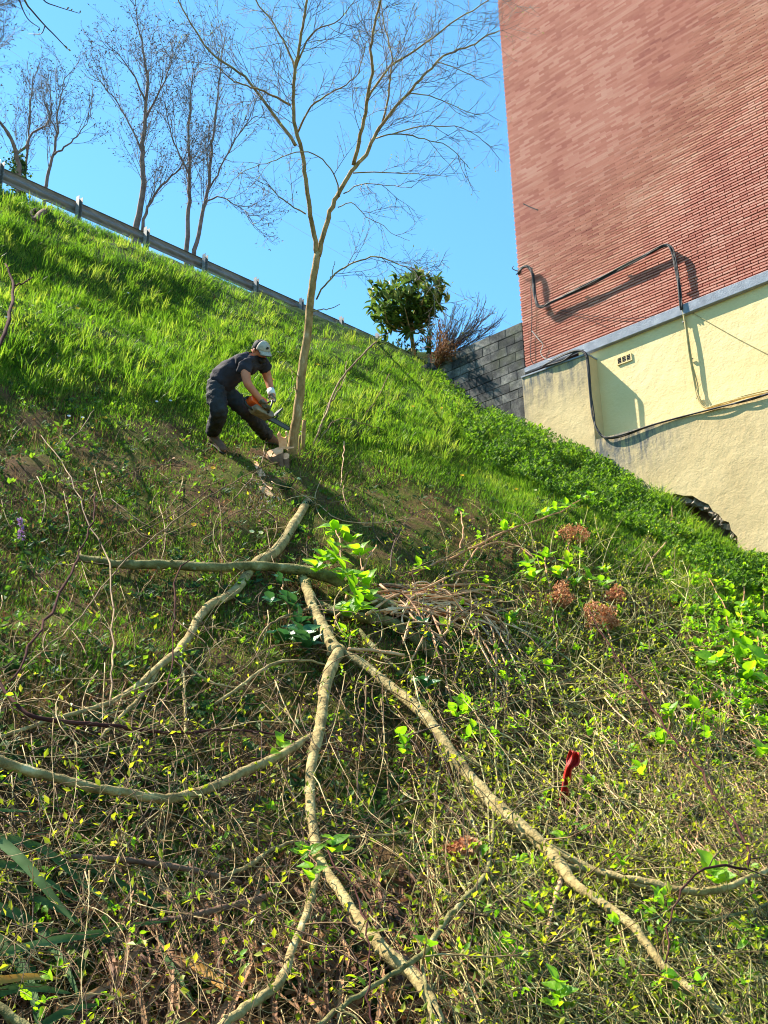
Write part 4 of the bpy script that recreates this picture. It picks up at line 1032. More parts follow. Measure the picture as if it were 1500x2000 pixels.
# boots
for a, tpt in (('ar', 'tor'), ('al', 'tol')):
    A = J[a]; Tt = J[tpt]; d = unit(Tt - A); heel = A + np.array([0, 0, -.04]) - unit(np.array([d[0], d[1], 0])) * .05
    mid = (A + Tt) / 2 + UP * .015
    bt_ = skinned('boot', [A + UP * .10, A, heel, mid, Tt], [(0, 1), (1, 2), (1, 3), (3, 4)], [(.062, .06), (.06, .058), (.048, .045), (.055, .05), (.05, .04)], m_boot, man, root=1)
    dn = np.cross(unit(np.cross(d, UP)), d); dn = dn if dn[2] < 0 else -dn
    so_ = skinned('boot_sole', [heel + dn * .035, mid + dn * .05, Tt + dn * .035], [(0, 1), (1, 2)], [(.05, .016), (.052, .014), (.048, .014)], m_sole, bt_, root=1, sub=1)
# gloves: palm and five fingers closed on the handles
def glove(wr, hd_, grip, seed):
    pr = random.Random(seed); d = unit(hd_ - wr); gr_ = unit(grip); nrm = unit(np.cross(d, gr_))
    V = [wr - d * .03, wr + d * .01, wr + d * .06]; R = [(.046, .046), (.042, .036), (.044, .03)]; E_ = [(0, 1), (1, 2)]
    for i, (o, l) in enumerate(((-.033, .9), (-.011, 1.0), (.012, .95), (.033, .78))):
        b = len(V); k0 = wr + d * .095 + gr_ * o
        V += [k0, k0 + d * .03 * l + nrm * .02, k0 + d * .02 * l + nrm * .05 * l, k0 - d * .012 + nrm * .055 * l]; R += [.0145, .013, .012, .011]; E_ += [(2, b), (b, b + 1), (b + 1, b + 2), (b + 2, b + 3)]
    b = len(V); V += [wr + d * .035 - gr_ * .045 + nrm * .01, wr + d * .06 - gr_ * .05 + nrm * .04, wr + d * .075 - gr_ * .03 + nrm * .058]; R += [.017, .014, .012]; E_ += [(1, b), (b, b + 1), (b + 1, b + 2)]
    return skinned('glove', V, E_, R, m_glove, man, root=1)
glove(J['wr'] + (J['hr'] - J['wr']) * .15, J['hr'], mp(524, 800, -.1) - mp(512, 792, -.2), 1)
gl_ = glove(J['wl'] + (J['hl'] - J['wl']) * .1, J['hl'], mp(543, 790, -.1) - mp(528, 782, .1), 2)
T = Tubes(); c0 = J['wl']; d_ = unit(J['hl'] - J['el']); T.add([c0 - d_ * .07, c0 - d_ * .02, c0 + d_ * .015], [.048, .047, .046], .5, 12); T.build('glove_cuff', m_white, gl_)

# ---------------------------------------------------------------- chainsaw
sw = empty('chainsaw', mp(512, 795, -.12), 'orange and grey chainsaw held low by the man', 'chainsaw')
A = mp(497, 799, -.14); B = mp(565, 838, .12)         # rear of the body to the bar tip
sx = unit(B - A); sz = unit(UP - UP.dot(sx) * sx); sy = np.cross(sz, sx); SX = np.array([sx, sy, sz])
def sp(x, y, z): return A + sx * x + sy * y + sz * z
mb = MB(); mb.prism([sp(-.10, -.085, .03), sp(-.12, -.085, .10), sp(-.06, -.085, .165), sp(.09, -.085, .155), sp(.13, -.085, .05), sp(.05, -.085, .015)], sy * .15); mb.build('housing', m_orange, sw, bevel=.014)
mb = MB(); mb.prism([sp(-.05, -.08, -.01), sp(-.03, -.08, .034), sp(.12, -.08, .048), sp(.21, -.08, .05), sp(.24, -.08, .0), sp(.20, -.08, -.03), sp(.0, -.08, -.04)], sy * .15); mb.build('crankcase', m_stone, sw, bevel=.012)
mb = MB(); mb.box(sp(.13, 0, .085), .09, .1, .07, SX); mb.build('engine_cover', m_rubber, sw, bevel=.012)
T = Tubes(); T.add(smooth_line([sp(.0, .0, .13), sp(-.08, 0, .12), sp(-.15, 0, .07), sp(-.12, 0, .0), sp(-.02, 0, -.02)], 16), .016, .5, 8); T.build('rear_handle', m_rubber, sw)
T = Tubes(); T.add(smooth_line([sp(.14, -.09, -.01), sp(.15, -.10, .12), sp(.16, -.05, .19), sp(.16, .06, .19), sp(.15, .10, .1), sp(.14, .09, .0)], 20), .012, .5, 8); T.build('front_handle', m_rubber, sw)
mb = MB(); mb.prism([sp(.245, -.07, .02), sp(.262, -.07, .02), sp(.335, -.07, .17), sp(.318, -.07, .18)], sy * .13); mb.build('hand_guard', m_rubber, sw, bevel=.006)
T = Tubes(); T.add(smooth_line([sp(.19, .02, -.015), sp(.25, .02, -.02), sp(.3, .02, .03), sp(.33, .02, .10)], 12), .011, .5, 6); T.build('guard_frame', m_rubber, sw)
Lb_ = np.linalg.norm(B - A)
pts = [sp(.2, 0, -.026), sp(.2, 0, .026)] + [sp(Lb_ - .04 + .04 * math.cos(a), 0, .022 * math.sin(a)) for a in np.linspace(math.pi / 2, -math.pi / 2, 9)]
mb = MB(); mb.prism([p - sy * .003 for p in pts], sy * .006); gb_ = mb.build('guide_bar', m_bar, sw)
T = Tubes(); ch = [sp(.2, 0, .03)] + [sp(Lb_ - .04 + .047 * math.cos(a), 0, .028 * math.sin(a)) for a in np.linspace(math.pi / 2, -math.pi / 2, 9)] + [sp(.2, 0, -.03)]
T.add(np.array(ch), .006, .5, 4); T.build('chain', m_rubber, gb_)

# ---------------------------------------------------------------- stump, stakes, chips by the tree
def disc_stump(mb_w, mb_b, c, top_n, r, h, ell=1.0, seed=0):
    pr = random.Random(seed); n = 16; top_n = unit(top_n); a = unit(np.cross(top_n, [0.1, .2, 1])); b_ = np.cross(top_n, a)
    ring = [c + (a * math.cos(t) * ell + b_ * math.sin(t)) * r * (1 + .07 * math.sin(2 * t + seed)) for t in np.linspace(0, 2 * math.pi, n, endpoint=False)]
    mb_w.prism([p + top_n * .0 for p in ring][::-1], top_n * .004)
    low = [c + (p - c) * 1.12 - np.array([0, 0, h]) for p in ring]; st = mb_b.n
    mb_b.v.append(np.vstack([ring, low])); mb_b.n += 2 * n; mb_b.t.append(np.full(2 * n, .5))
    mb_b.f.append(np.array([[st + i, st + (i + 1) % n, st + n + (i + 1) % n, st + n + i] for i in range(n)]))
toc = unit(-HC)
sroot = empty('tree_stump', mp(545, 900, .2), 'freshly cut multi-stem stump with pale orange cut faces beside the trunk', 'tree stump')
Zs = float(proj(glift([(545, 893)])[0])[2]) - .32
for (x, y, r, el, s, h) in [(533, 885, .078, 1.0, 1, .35), (543, 881, .07, .9, 2, .35), (558, 891, .06, .75, 3, .3)]:
    a_ = MB(); b__ = MB(); disc_stump(a_, b__, at(x, y, Zs + s * .01), toc * .8 + UP * .75 + np.array([-.2, 0, 0]), r, h, el, s)
    cs_ = b__.build('cut_stem', m_deadwood, sroot, smooth=True); a_.build('cut_face', m_wood, cs_)
mb = MB(); q_ = [(541, 851), (545, 843), (549, 848), (549, 853), (556, 856), (559, 853), (557, 844), (561, 842), (562, 856), (560, 868), (558, 877), (550, 878), (545, 874), (544, 862)]
mb.prism([at(x, y, Zs + .1) for x, y in q_], at(0, 0, .09) * 0 + unit(HC) * .07); mb.build('splintered_slab', m_wood, sroot, bevel=.004)
mb = MB(); mb.prism([at(551, 878, Zs + .05), at(551, 872, Zs + .05), at(574, 873, Zs), at(574, 875, Zs)], unit(HC) * .01); mb.build('splinter', m_wood, sroot)
for (x0, y0, x1, y1, r, lab, k) in [(592, 870, 594, 822, .027, 'short upright sawn stub just right of the standing trunk', 0), (584, 880, 586, 852, .015, 'lowest thin broken stub between the trunk and the sawn stub', 1)]:
    p0 = glift([(x0, y0 + 14)])[0]; Zp = float(proj(p0)[2]); st_ = empty('sawn_stub', p0, lab, 'stub')
    T = Tubes(); P = [p0, at(x0, y0, Zp), at(x1, y1, Zp)]; T.add(smooth_line(P, 6), r, .5, 10); T.build('stem', m_bark_main, st_)
    T = Tubes(); T.add([P[-1] - UP * .001, P[-1] + UP * .006], r * .9, .5, 10); T.build('cut_face', m_wood, st_)
# pale stones / white plastic by the trunk
for k, (x, y, s) in enumerate([(583, 853, .05), (588, 846, .04), (579, 862, .035), (563, 852, .03), (592, 858, .03)]):
    p = glift([(x, y)], .06)[0]; mb = MB(); R3 = np.array(Matrix.Rotation(k * 1.1, 3, Vector((.3, k * .2 + .1, 1)))); mb.box(p, s * 1.6, s, s * .7, R3)
    tag(mb.build('white_stone', m_white, bevel=.01, loc=p), ['largest white stone right behind the trunk foot', 'upper white stone behind the trunk foot', 'lower white stone behind the trunk foot', 'small white stone left of the trunk foot', 'white stone next to the sawn stub'][k], 'stone', 'white stones behind the trunk')
# wood chips and splinters below the stump
mb = MB(); pr = random.Random(77)
rg = np.random.default_rng(77)
n = 900; u = rg.random(n); cx = 480 + u * 60 + rg.normal(0, 16, n); cy = 900 + (u * 0.2 + rg.random(n) * .9) * 115
P = lift(cx, cy, .015); D = rg.normal(0, 1, P.shape); l = rg.uniform(.012, .045, n)
leaves_small(mb, P, D, rg.normal(0, .5, P.shape) + UP, l, l * .5, rg.random(n)); tag(mb.build('wood_chips', m_chips), kind='stuff')
mb = MB(); PP = [(495, 900), (500, 897), (510, 915), (520, 930), (535, 950), (530, 958), (515, 945), (503, 925)]
P = lift(*np.array(PP, float).T, .05); mb.prism(P, unit(HC) * .06); tag(mb.build('bark_slab', m_wood, bevel=.006), 'reddish strip of split bark lying below the stump', 'bark')
mb = MB(); PP = [(505, 950), (520, 952), (535, 968), (530, 972), (512, 962)]
P = lift(*np.array(PP, float).T, .05); mb.prism(P, unit(HC) * .04); tag(mb.build('bark_slab', m_cane, bevel=.006), 'short splintered bark piece at the lower end of the chips', 'bark')

# ---------------------------------------------------------------- grass, moss, weeds
rg = np.random.default_rng(99)
SILX = [-200, 0, 150, 284, 400, 520, 600, 680, 760, 850, 870, 905, 960, 1020, 1165, 1240, 1300, 1370, 1440, 1500, 1700]
SILY = [280, 366, 424, 487, 537, 590, 620, 650, 682, 716, 745, 790, 815, 838, 902, 945, 982, 1048, 1094, 1105, 1160]
def sil(px): return np.interp(px, SILX, SILY)
def sample_px(n, x0, x1, depth_fn):                    # pixel samples below the skyline of the bank
    px = rg.uniform(x0, x1, n); py = sil(px) + depth_fn(n); return px, py
def tufts(mb, px, py, nb, L, Wd, spread, lean=.35, tint=(0, 1), up=None):
    C = hit(px, py); N = GN(C[:, 0], C[:, 1]); n = len(px)
    L = np.broadcast_to(L, n)
    idx = np.repeat(np.arange(n), nb); Cn = C[idx]; m = len(idx)
    off = rg.normal(0, 1, (m, 3)) * spread; P = Cn + off; P[:, 2] = GZ(P[:, 0], P[:, 1]) - .01
    down = N[idx] * 1.0; down[:, 2] = 0
    upv = UP + N[idx] * .25 + rg.normal(0, .22, (m, 3)) + down * lean + off * 2.0
    bend = down * 1.2 + rg.normal(0, .7, (m, 3)) - UP * .2
    tt = np.clip(rg.uniform(*tint, n)[idx] + rg.normal(0, .12, m), 0, 1)
    blades(mb, P, upv, bend, L[idx] * rg.uniform(.5, 1.15, m), Wd * rg.uniform(.7, 1.3, m), tt)
mb = MB()
n = 23000; px = rg.uniform(-250, 1800, n); s = sil(px); bot = np.interp(px, [-100, 0, 200, 430, 600, 850, 1000, 1150, 1300, 1450, 1550], [700, 760, 830, 860, 920, 960, 1030, 1110, 1170, 1200, 1210])
py = s + (bot - s) * rg.random(n) ** .9 + 1
pn = np.sin(px * .021 + 2 * np.sin(py * .017)) * np.sin(py * .033 + px * .008)
keep = rg.random(n) < (.8 + .3 * pn) * np.clip((bot + 40 - py) / 150, .12, 1); px, py, pn = px[keep], py[keep], pn[keep]
tufts(mb, px, py, 13, .082 + .035 * pn + rg.random(len(px)) * .06, .008, .07, tint=(.2, .8))
# taller bright tufts
n = 520; px = rg.uniform(-40, 900, n); s = sil(px); b_ = np.interp(px, [0, 400, 600, 900], [760, 780, 860, 900]); py = s + 8 + (b_ - s) * rg.random(n)
tufts(mb, px, py, 16, rg.uniform(.22, .36, n), .011, .04, lean=.7, tint=(.5, .9))
# the crest and its back slope
n = 2600; s_ = rg.uniform(-4, 22, n); o_ = rg.uniform(-1.3, .3, n)
Pp = np.array([RA[0], RA[1], 0]) + ghor * s_[:, None] + gperp * o_[:, None]; Pp[:, 2] = GZ(Pp[:, 0], Pp[:, 1])
idx = np.repeat(np.arange(n), 12); m_ = len(idx); P = Pp[idx] + rg.normal(0, .07, (m_, 3)); P[:, 2] = GZ(P[:, 0], P[:, 1]) - .01
blades(mb, P, UP + rg.normal(0, .25, (m_, 3)), rg.normal(0, 1, (m_, 3)), rg.uniform(.08, .22, m_), .009, rg.uniform(.2, .8, m_))
tag(mb.build('grass', m_grass), kind='stuff')
# short thin grass and moss on the lower bank
mb = MB()
n = 12500; px = rg.uniform(-200, 1900, n); py = rg.uniform(640, 1330, n); k = py > sil(px) + 60; px, py = px[k], py[k]
pn = np.sin(px * .013 + 1.3 * np.sin(py * .011) + 1) * np.sin(py * .019 - px * .006); k = rg.random(len(px)) < .65 + .4 * pn; px, py = px[k], py[k]
tufts(mb, px, py, 9, rg.uniform(.04, .12, len(px)), .005, .05, tint=(.0, .7))
n = 7000; px = rg.uniform(-200, 1850, n); py = rg.uniform(380, 1500, n); k = py > sil(px) + 15; px, py = px[k], py[k]
m2 = MB(); tufts(m2, px, py, 7, rg.uniform(.05, .17, len(px)), .0045, .08, lean=.9)
tag(mb.build('short_grass', m_grass), kind='stuff'); tag(m2.build('dry_grass', m_drygrass), kind='stuff')
# moss cushions: myriads of tiny upright leaves
n = 95000; px = rg.uniform(-40, 1540, n); py = rg.uniform(640, 1500, n); k = py > sil(px) + 40
pn = np.sin(px * .017 + np.sin(py * .02) * 1.4) * np.sin(py * .023 + 1) + .7 * np.exp(-((px - 60) / 130) ** 2 - ((py - 770) / 70) ** 2) * 3 + np.exp(-((px - 1330) / 90) ** 2 - ((py - 1180) / 90) ** 2) * 2 + 2 * np.exp(-((px - 250) / 150) ** 2 - ((py - 780) / 50) ** 2) + 1.5 * np.exp(-((px - 200) / 200) ** 2 - ((py - 1180) / 90) ** 2)
k &= rg.random(n) < .4 + .6 * pn; px, py = px[k], py[k]
P = hit(px, py); D = UP + rg.normal(0, .8, P.shape); l = rg.uniform(.015, .035, len(P)); mb = MB()
leaves_small(mb, P, D, rg.normal(0, 1, P.shape), l, l * .5, rg.random(len(P)))
m_moss = mat('moss', [(.07, .065, .01), (.16, .15, .014), (.27, .24, .025)], 2.2, 5, .8, transl=.3, tint=.8)
tag(mb.build('moss', m_moss), kind='stuff')
# broad leafed weeds in rosettes on the whole lower bank
mb = MB(); md = MB()
def rosettes(mb, px, py, nb, L, ratio=.45, flat=.45, stack=1):
    C = hit(px, py); N = GN(C[:, 0], C[:, 1]); n = len(px); idx = np.repeat(np.arange(n), nb); m = len(idx)
    L = np.broadcast_to(L, n)[idx] * rg.uniform(.6, 1.15, m)
    th = rg.uniform(0, 6.28, m); H = np.stack([np.cos(th), np.sin(th), np.zeros(m)], 1)
    D = unit(H + N[idx] * flat + UP * rg.uniform(0, .5, m)[:, None]); P = C[idx] + rg.normal(0, .02, (m, 3)) + H * L[:, None] * .15 + N[idx] * (rg.random(m) * .05 * stack)[:, None]
    leaves_small(mb, P, D, N[idx] + rg.normal(0, .3, (m, 3)), L, L * ratio, np.clip(rg.random(n)[idx] + rg.normal(0, .15, m), 0, 1))
n = 11500; px = rg.uniform(-200, 1900, n); py = 600 + 1380 * rg.random(n) ** 1.7; k = (py > sil(px) + 50); px, py = px[k], py[k]
pn = np.sin(px * .009 + 2 * np.sin(py * .013)) * np.sin(py * .017 + px * .004 + 2); k = rg.random(len(px)) < .5 + .4 * pn; px, py = px[k], py[k]; h_ = len(px) // 2
rosettes(mb, px[:h_], py[:h_], 8, rg.uniform(.03, .085, h_), .5); rosettes(md, px[h_:], py[h_:], 8, rg.uniform(.03, .09, len(px) - h_), .55)
# leafy ground cover in a belt along the walls
n = 12500; px = rg.uniform(850, 1780, n); py = sil(px) + rg.random(n) ** 1.3 * np.interp(px, [850, 950, 1200, 1500], [50, 110, 110, 60]) + np.interp(px, [1270, 1310, 1430, 1460], [-3, 0, 0, -3])
k = rg.random(n) < .5 + .45 * np.sin(px * .05 + py * .03) * np.sin(py * .06); px, py = px[k], py[k]
rosettes(mb, px, py, 10, rg.uniform(.035, .08, len(px)), .6, .8, 3)
t_ = rg.random(len(px)) < .5; tb = MB(); tufts(tb, px[t_], py[t_], 6, rg.uniform(.08, .18, t_.sum()), .008, .06, tint=(.3, .9)); q_ = rg.uniform(1285, 1445, 260); tufts(tb, q_, sil(q_) + rg.uniform(2, 22, 260), 9, rg.uniform(.2, .42, 260), .011, .06, lean=-.2, tint=(.2, .8)); tag(tb.build('grass', m_grass), kind='stuff')
tag(mb.build('weeds', m_weed), kind='stuff'); tag(md.build('dark_weeds', m_weed_dark), kind='stuff')
# dead leaves and small litter
n = 36000; px = rg.uniform(-200, 1900, n); py = rg.uniform(800, 2060, n); k = py > np.maximum(sil(px) + 60, 820); px, py = px[k], py[k]
P = lift(px, py, rg.uniform(0, .04, len(px))); D = rg.normal(0, 1, P.shape); l = rg.uniform(.02, .07, len(P)); mb = MB()
leaves_small(mb, P, D, UP + rg.normal(0, .7, P.shape), l, l * rg.uniform(.1, .6, len(P)), rg.random(len(P)))
tag(mb.build('leaf_litter', m_dead), kind='stuff')
T = Tubes(); n = 2600; px = rg.uniform(-40, 1540, n); py = rg.uniform(860, 2050, n); k = py > sil(px) + 120; px, py = px[k], py[k]; P = lift(px, py, .02); pr = random.Random(8)
for p in P: T.add(wander(p, side_dir(UP, pr, pr.uniform(1.0, 2.0)), pr.uniform(.08, .4), 5, pr, .25), .0022, pr.random(), 3)
tag(T.build('fallen_sticks', m_twig), kind='stuff')

# ---------------------------------------------------------------- flowers
def flower(name, label, px, py, m, r, n, h, group, cat='flower', center=None):
    p = hit(px, py)[0]; N = GN(p[0:1], p[1:2])[0]; e = empty(name, p, label, cat, group); top = p + UP * h + N * h * .5
    T = Tubes(); T.add(smooth_line([p - UP * .02, (p + top) / 2 + N * .01, top], 5), .0022, .5, 4); T.build('stalk', m_weed, e)
    mb = MB(); q = n; th = np.arange(q) * 2 * np.pi / q; f = unit(unit(-p) * .6 + UP * .6 + N * .3); a = unit(np.cross(f, [0.1, 1, 0.2])); b = np.cross(f, a)
    D = np.cos(th)[:, None] * a + np.sin(th)[:, None] * b + f * .25
    leaves_small(mb, np.repeat(top[None], q, 0), D, np.repeat(f[None], q, 0), r, r * (1.2 if n < 7 else .6), .5); mb.build('petals', m, e)
dl = [(25, 612, 'the far left edge beside a pale primrose'), (191, 595, 'the middle of the upper left grass'), (151, 612, 'the mossy patch'), (203, 828, 'a rosette left of the man'), (106, 880, 'the bare earth at the left'), (378, 1040, 'the mossy earth below the man'), (415, 927, 'the ground just below the boots'), (532, 750, 'the grass behind the forearms of the man'), (760, 728, 'the grass right of the trunk'), (805, 802, 'the grass halfway to the block wall'), (850, 815, 'the grass under the block wall'), (862, 805, 'the grass closest to the block wall'), (902, 938, 'the lower edge of the grass, right of the trunk'), (1078, 916, 'the leafy belt under the yellow pier'), (1373, 1133, 'the dark moss right of the broken plinth'), (1018, 890, 'the leafy belt at the foot of the block wall'), (1008, 965, 'the grass above the dried flower heads'), (620, 720, 'the grass right behind the trunk')]
for x, y, where in dl: flower('dandelion', 'small yellow dandelion standing on ' + where, x, y, m_yflower, .034, 14, .05, 'dandelions on the bank')
pm = [(62, 605, 'near the left edge of the upper grass'), (490, 1050, 'above the bend of the S-shaped branch'), (508, 1052, 'right of its twin above the bend'), (582, 945, 'just under the stump'), (1045, 965, 'in the leafy belt above the dried heads'), (1340, 1095, 'left of the broken plinth'), (1329, 1105, 'on the moss below the broken plinth'), (742, 890, 'right of the trunk foot'), (905, 700, 'in the high grass near the post')]
for x, y, where in pm: flower('primrose', 'pale yellow primrose ' + where, x, y, m_pflower, .03, 5, .04, 'primroses on the bank')
for x, y, where in [(304, 795, 'left of the knees of the man'), (331, 793, 'closest to the knees of the man'), (249, 580, 'in the high grass at the left'), (10, 630, 'at the left edge'), (133, 825, 'on the earth at the left'), (160, 828, 'beside the dandelion left of the man')]:
    flower('star_flower', 'tiny white star-shaped flower ' + where, x, y, m_wflower, .024, 6, .05, 'small white flowers')
p = glift([(44, 1110)])[0]; e = empty('orchid', p, 'single purple flower spike on a pale stalk at the left', 'flower'); Zo = float(proj(p)[2]); tp = at(40, 1015, Zo)
T = Tubes(); Q = smooth_line([p, at(43, 1060, Zo), tp], 12); T.add(Q, .003, .5, 4); T.build('stalk', m_weed, e)
mb = MB(); n = 60; P = Q[rg.integers(7, 12, n)] + rg.normal(0, .006, (n, 3)); leaves_small(mb, P, rg.normal(0, 1, (n, 3)), UP + rg.normal(0, 1, (n, 3)), .03, .02, rg.random(n)); tag(mb.build('petals', m_vflower, e), kind='stuff')

# ---------------------------------------------------------------- felled boughs
def limb_pts(pts):                                     # (px, py, lift, width px) -> 3D line and radii
    P = np.array(pts, float); P[:, 2] += np.clip((P[:, 1] - 1250) / 150, 0, 1) * .1 * (P[:, 3] > 13); P[:, 3] *= .84
    Q = smooth_line(P, max(10, len(P) * 4)); X = lift(Q[:, 0], Q[:, 1], Q[:, 2])
    # smooth away ground bumps
    X[1:-1] = (X[:-2] + 2 * X[1:-1] + X[2:]) / 4; X[1:-1] = (X[:-2] + 2 * X[1:-1] + X[2:]) / 4
    d = proj(X)[2]; return X, Q[:, 3] / 2 / F * d
def bough(label, lines, mt, tw, seed, twm=None, cat='branch', name='felled_branch', leaves=True, group='felled boughs on the lower bank', knots=True, per=3, ls=(.022, .045)):
    pr = random.Random(seed); L0, r0 = limb_pts(lines[0][1]); root = empty(name, L0[0], label, cat, group); TW = Tubes(); nodes = []
    for nm, pts in lines:
        X, r = limb_pts(pts)
        if name == 'whip': r = r * .72; X[1:-1] += rng.normal(0, .008, X[1:-1].shape)
        r = r * (1 + .05 * np.sin(np.arange(len(r)) * 1.7 + seed) + rng.normal(0, .035, len(r)))
        X[1:-1] += rng.normal(0, .0025, X[1:-1].shape)
        T = Tubes(); T.add(X, r, .5, 14 if r[0] > .02 else 8); 
        if knots and r.mean() > .014:
            for _ in range(7):
                j = pr.randrange(2, len(X) - 2); t = unit(X[j + 1] - X[j]); d = side_dir(t, pr, 1.1); T.add([X[j], X[j] + d * r[j] * 1.15, X[j] + d * r[j] * 1.6], np.array([.5, .42, .25]) * r[j], .5, 6)
        T.build(nm, mt, root)
        if tw: sprout(TW, X, None, pr, tw, 0, nodes)
    if not TW.empty():
        tag(TW.build('twigs', twm or m_twig, root), kind='stuff')
        if leaves: mb = MB(); node_leaves(mb, nodes, seed, per=per, L=ls, W=.5); tag(mb.build('leaves', m_bud, root), kind='stuff')
    return root
TWS = [dict(n=3.2, len=(.35, 1.0), ang=(.35, 1.1), rad=.0042, wob=.13, trop=.04, tdir=(.2, -.3, -1), k=8, sides=4, nodelvl=0), dict(n=6, len=(.1, .35), ang=(.4, 1.1), rad=.0026, wob=.18, trop=.03, tdir=(0, 0, 1), k=5)]
TWL = [dict(n=1.0, len=(.2, .6), ang=(.5, 1.1), rad=.0035, wob=.14, trop=.0, k=7), dict(n=5, len=(.08, .25), ang=(.4, 1.1), rad=.0022, wob=.18, k=4)]
bough('long S-curved branch running down from below the stump to the left', [
    ('stem', [(600, 980, .10, 18), (575, 1022, .12, 22), (545, 1070, .12, 25), (518, 1092, .12, 26), (495, 1100, .12, 26), (478, 1130, .12, 22), (455, 1160, .12, 22), (420, 1175, .13, 21), (392, 1200, .14, 20), (372, 1238, .16, 20), (345, 1275, .2, 20), (308, 1302, .24, 16), (265, 1342, .28, 14), (200, 1378, .3, 12), (120, 1400, .3, 10), (0, 1440, .3, 9), (-60, 1460, .3, 8)]),
    ('branch', [(345, 1275, .2, 9), (357, 1310, .2, 8), (360, 1360, .2, 8), (362, 1440, .2, 6)]),
    ('branch', [(345, 1272, .2, 9), (375, 1310, .2, 7), (420, 1335, .2, 6), (475, 1345, .2, 5)]),
    ('branch', [(312, 1300, .24, 9), (275, 1360, .3, 9), (215, 1420, .3, 8), (190, 1450, .3, 7)])], m_bark, TWL, 101)
bough('thick horizontal log lying across the S-curved branch', [('stem', [(150, 1088, .28, 18), (200, 1097, .3, 20), (260, 1104, .3, 21), (320, 1101, .3, 21), (380, 1107, .3, 22), (430, 1108, .3, 21), (500, 1105, .3, 22), (560, 1110, .3, 24), (620, 1120, .3, 28), (680, 1142, .3, 30), (720, 1165, .26, 30), (770, 1190, .2, 28), (840, 1230, .14, 26)])], m_bark_moss, None, 102)
bough('big pale forked bough whose fork lies in the centre of the picture', [
    ('stem', [(588, 1120, .15, 22), (600, 1150, .2, 24), (612, 1190, .24, 26), (630, 1225, .3, 28), (645, 1255, .36, 32), (662, 1275, .4, 34)]),
    ('branch', [(664, 1268, .4, 27), (650, 1298, .42, 30), (636, 1335, .44, 27), (630, 1390, .46, 25), (620, 1440, .48, 28), (609, 1490, .5, 24), (605, 1550, .5, 23), (610, 1610, .5, 24), (618, 1665, .5, 25), (640, 1705, .5, 24), (680, 1765, .5, 26), (715, 1815, .5, 30), (760, 1868, .5, 34), (800, 1895, .5, 32), (828, 1930, .5, 30), (850, 1975, .5, 30), (870, 2040, .5, 30)]),
    ('branch', [(664, 1272, .4, 18), (700, 1290, .4, 20), (740, 1322, .42, 22), (780, 1355, .44, 25), (815, 1382, .46, 27), (845, 1415, .48, 25), (880, 1468, .5, 24), (915, 1512, .5, 28), (960, 1565, .52, 34), (1010, 1610, .54, 34), (1060, 1650, .56, 30), (1095, 1690, .58, 32), (1130, 1735, .58, 24), (1180, 1765, .56, 22), (1240, 1815, .55, 21), (1300, 1890, .52, 20), (1380, 1955, .5, 18), (1460, 2020, .5, 16)]),
    ('branch', [(612, 1438, .46, 20), (580, 1455, .48, 18), (540, 1480, .5, 20), (480, 1505, .52, 21), (430, 1530, .54, 22), (370, 1552, .55, 22), (310, 1562, .55, 24), (250, 1548, .55, 20), (180, 1538, .55, 22), (100, 1516, .56, 22), (40, 1500, .56, 24), (-30, 1475, .56, 24)]),
    ('branch', [(622, 1690, .5, 16), (610, 1745, .5, 17), (590, 1805, .5, 18), (565, 1870, .5, 20), (545, 1920, .52, 22), (500, 1955, .54, 24), (455, 1985, .55, 24), (420, 2020, .55, 24)]),
    ('branch', [(1090, 1690, .58, 18), (1150, 1697, .6, 18), (1200, 1710, .62, 16), (1270, 1725, .64, 17), (1340, 1740, .66, 18), (1410, 1738, .66, 17), (1450, 1720, .66, 14), (1520, 1690, .66, 13)]),
    ('branch', [(985, 1585, .52, 14), (1040, 1630, .62, 16), (1100, 1668, .66, 17), (1160, 1700, .6, 16), (1220, 1722, .5, 15), (1300, 1745, .4, 12)])], m_bark, TWS, 103)
bough('mossy bough sweeping from the right of the centre towards the right edge', [
    ('stem', [(1050, 1352, .2, 10), (1100, 1375, .24, 15), (1160, 1385, .26, 17), (1230, 1415, .28, 18), (1290, 1448, .3, 19), (1350, 1478, .3, 18), (1430, 1510, .3, 16), (1530, 1555, .3, 15)]),
    ('branch', [(1100, 1392, .26, 10), (1180, 1405, .28, 12), (1260, 1440, .3, 13), (1320, 1485, .3, 12), (1400, 1535, .32, 11), (1500, 1580, .32, 10)])], m_bark_moss, TWS, 104)
bough('slim pale branch arching over the right-hand heap above the mossy bough', [
    ('stem', [(1060, 1350, .36, 6), (1110, 1328, .38, 8), (1165, 1328, .38, 10), (1210, 1345, .36, 9), (1245, 1380, .34, 9), (1258, 1420, .3, 8), (1300, 1470, .3, 6)]),
    ('branch', [(1170, 1330, .38, 6), (1230, 1332, .4, 5), (1300, 1340, .4, 4)])], m_bark, TWS, 105)
bough('thin dark branch reaching in from the left edge above the long curved limb', [
    ('stem', [(-20, 1300, .5, 6), (20, 1365, .52, 8), (65, 1402, .54, 10), (130, 1410, .55, 10), (220, 1418, .56, 9), (330, 1432, .56, 8), (430, 1425, .57, 6), (520, 1432, .58, 5), (640, 1460, .6, 4), (712, 1475, .6, 3)])], m_twig_red, TWS, 106)
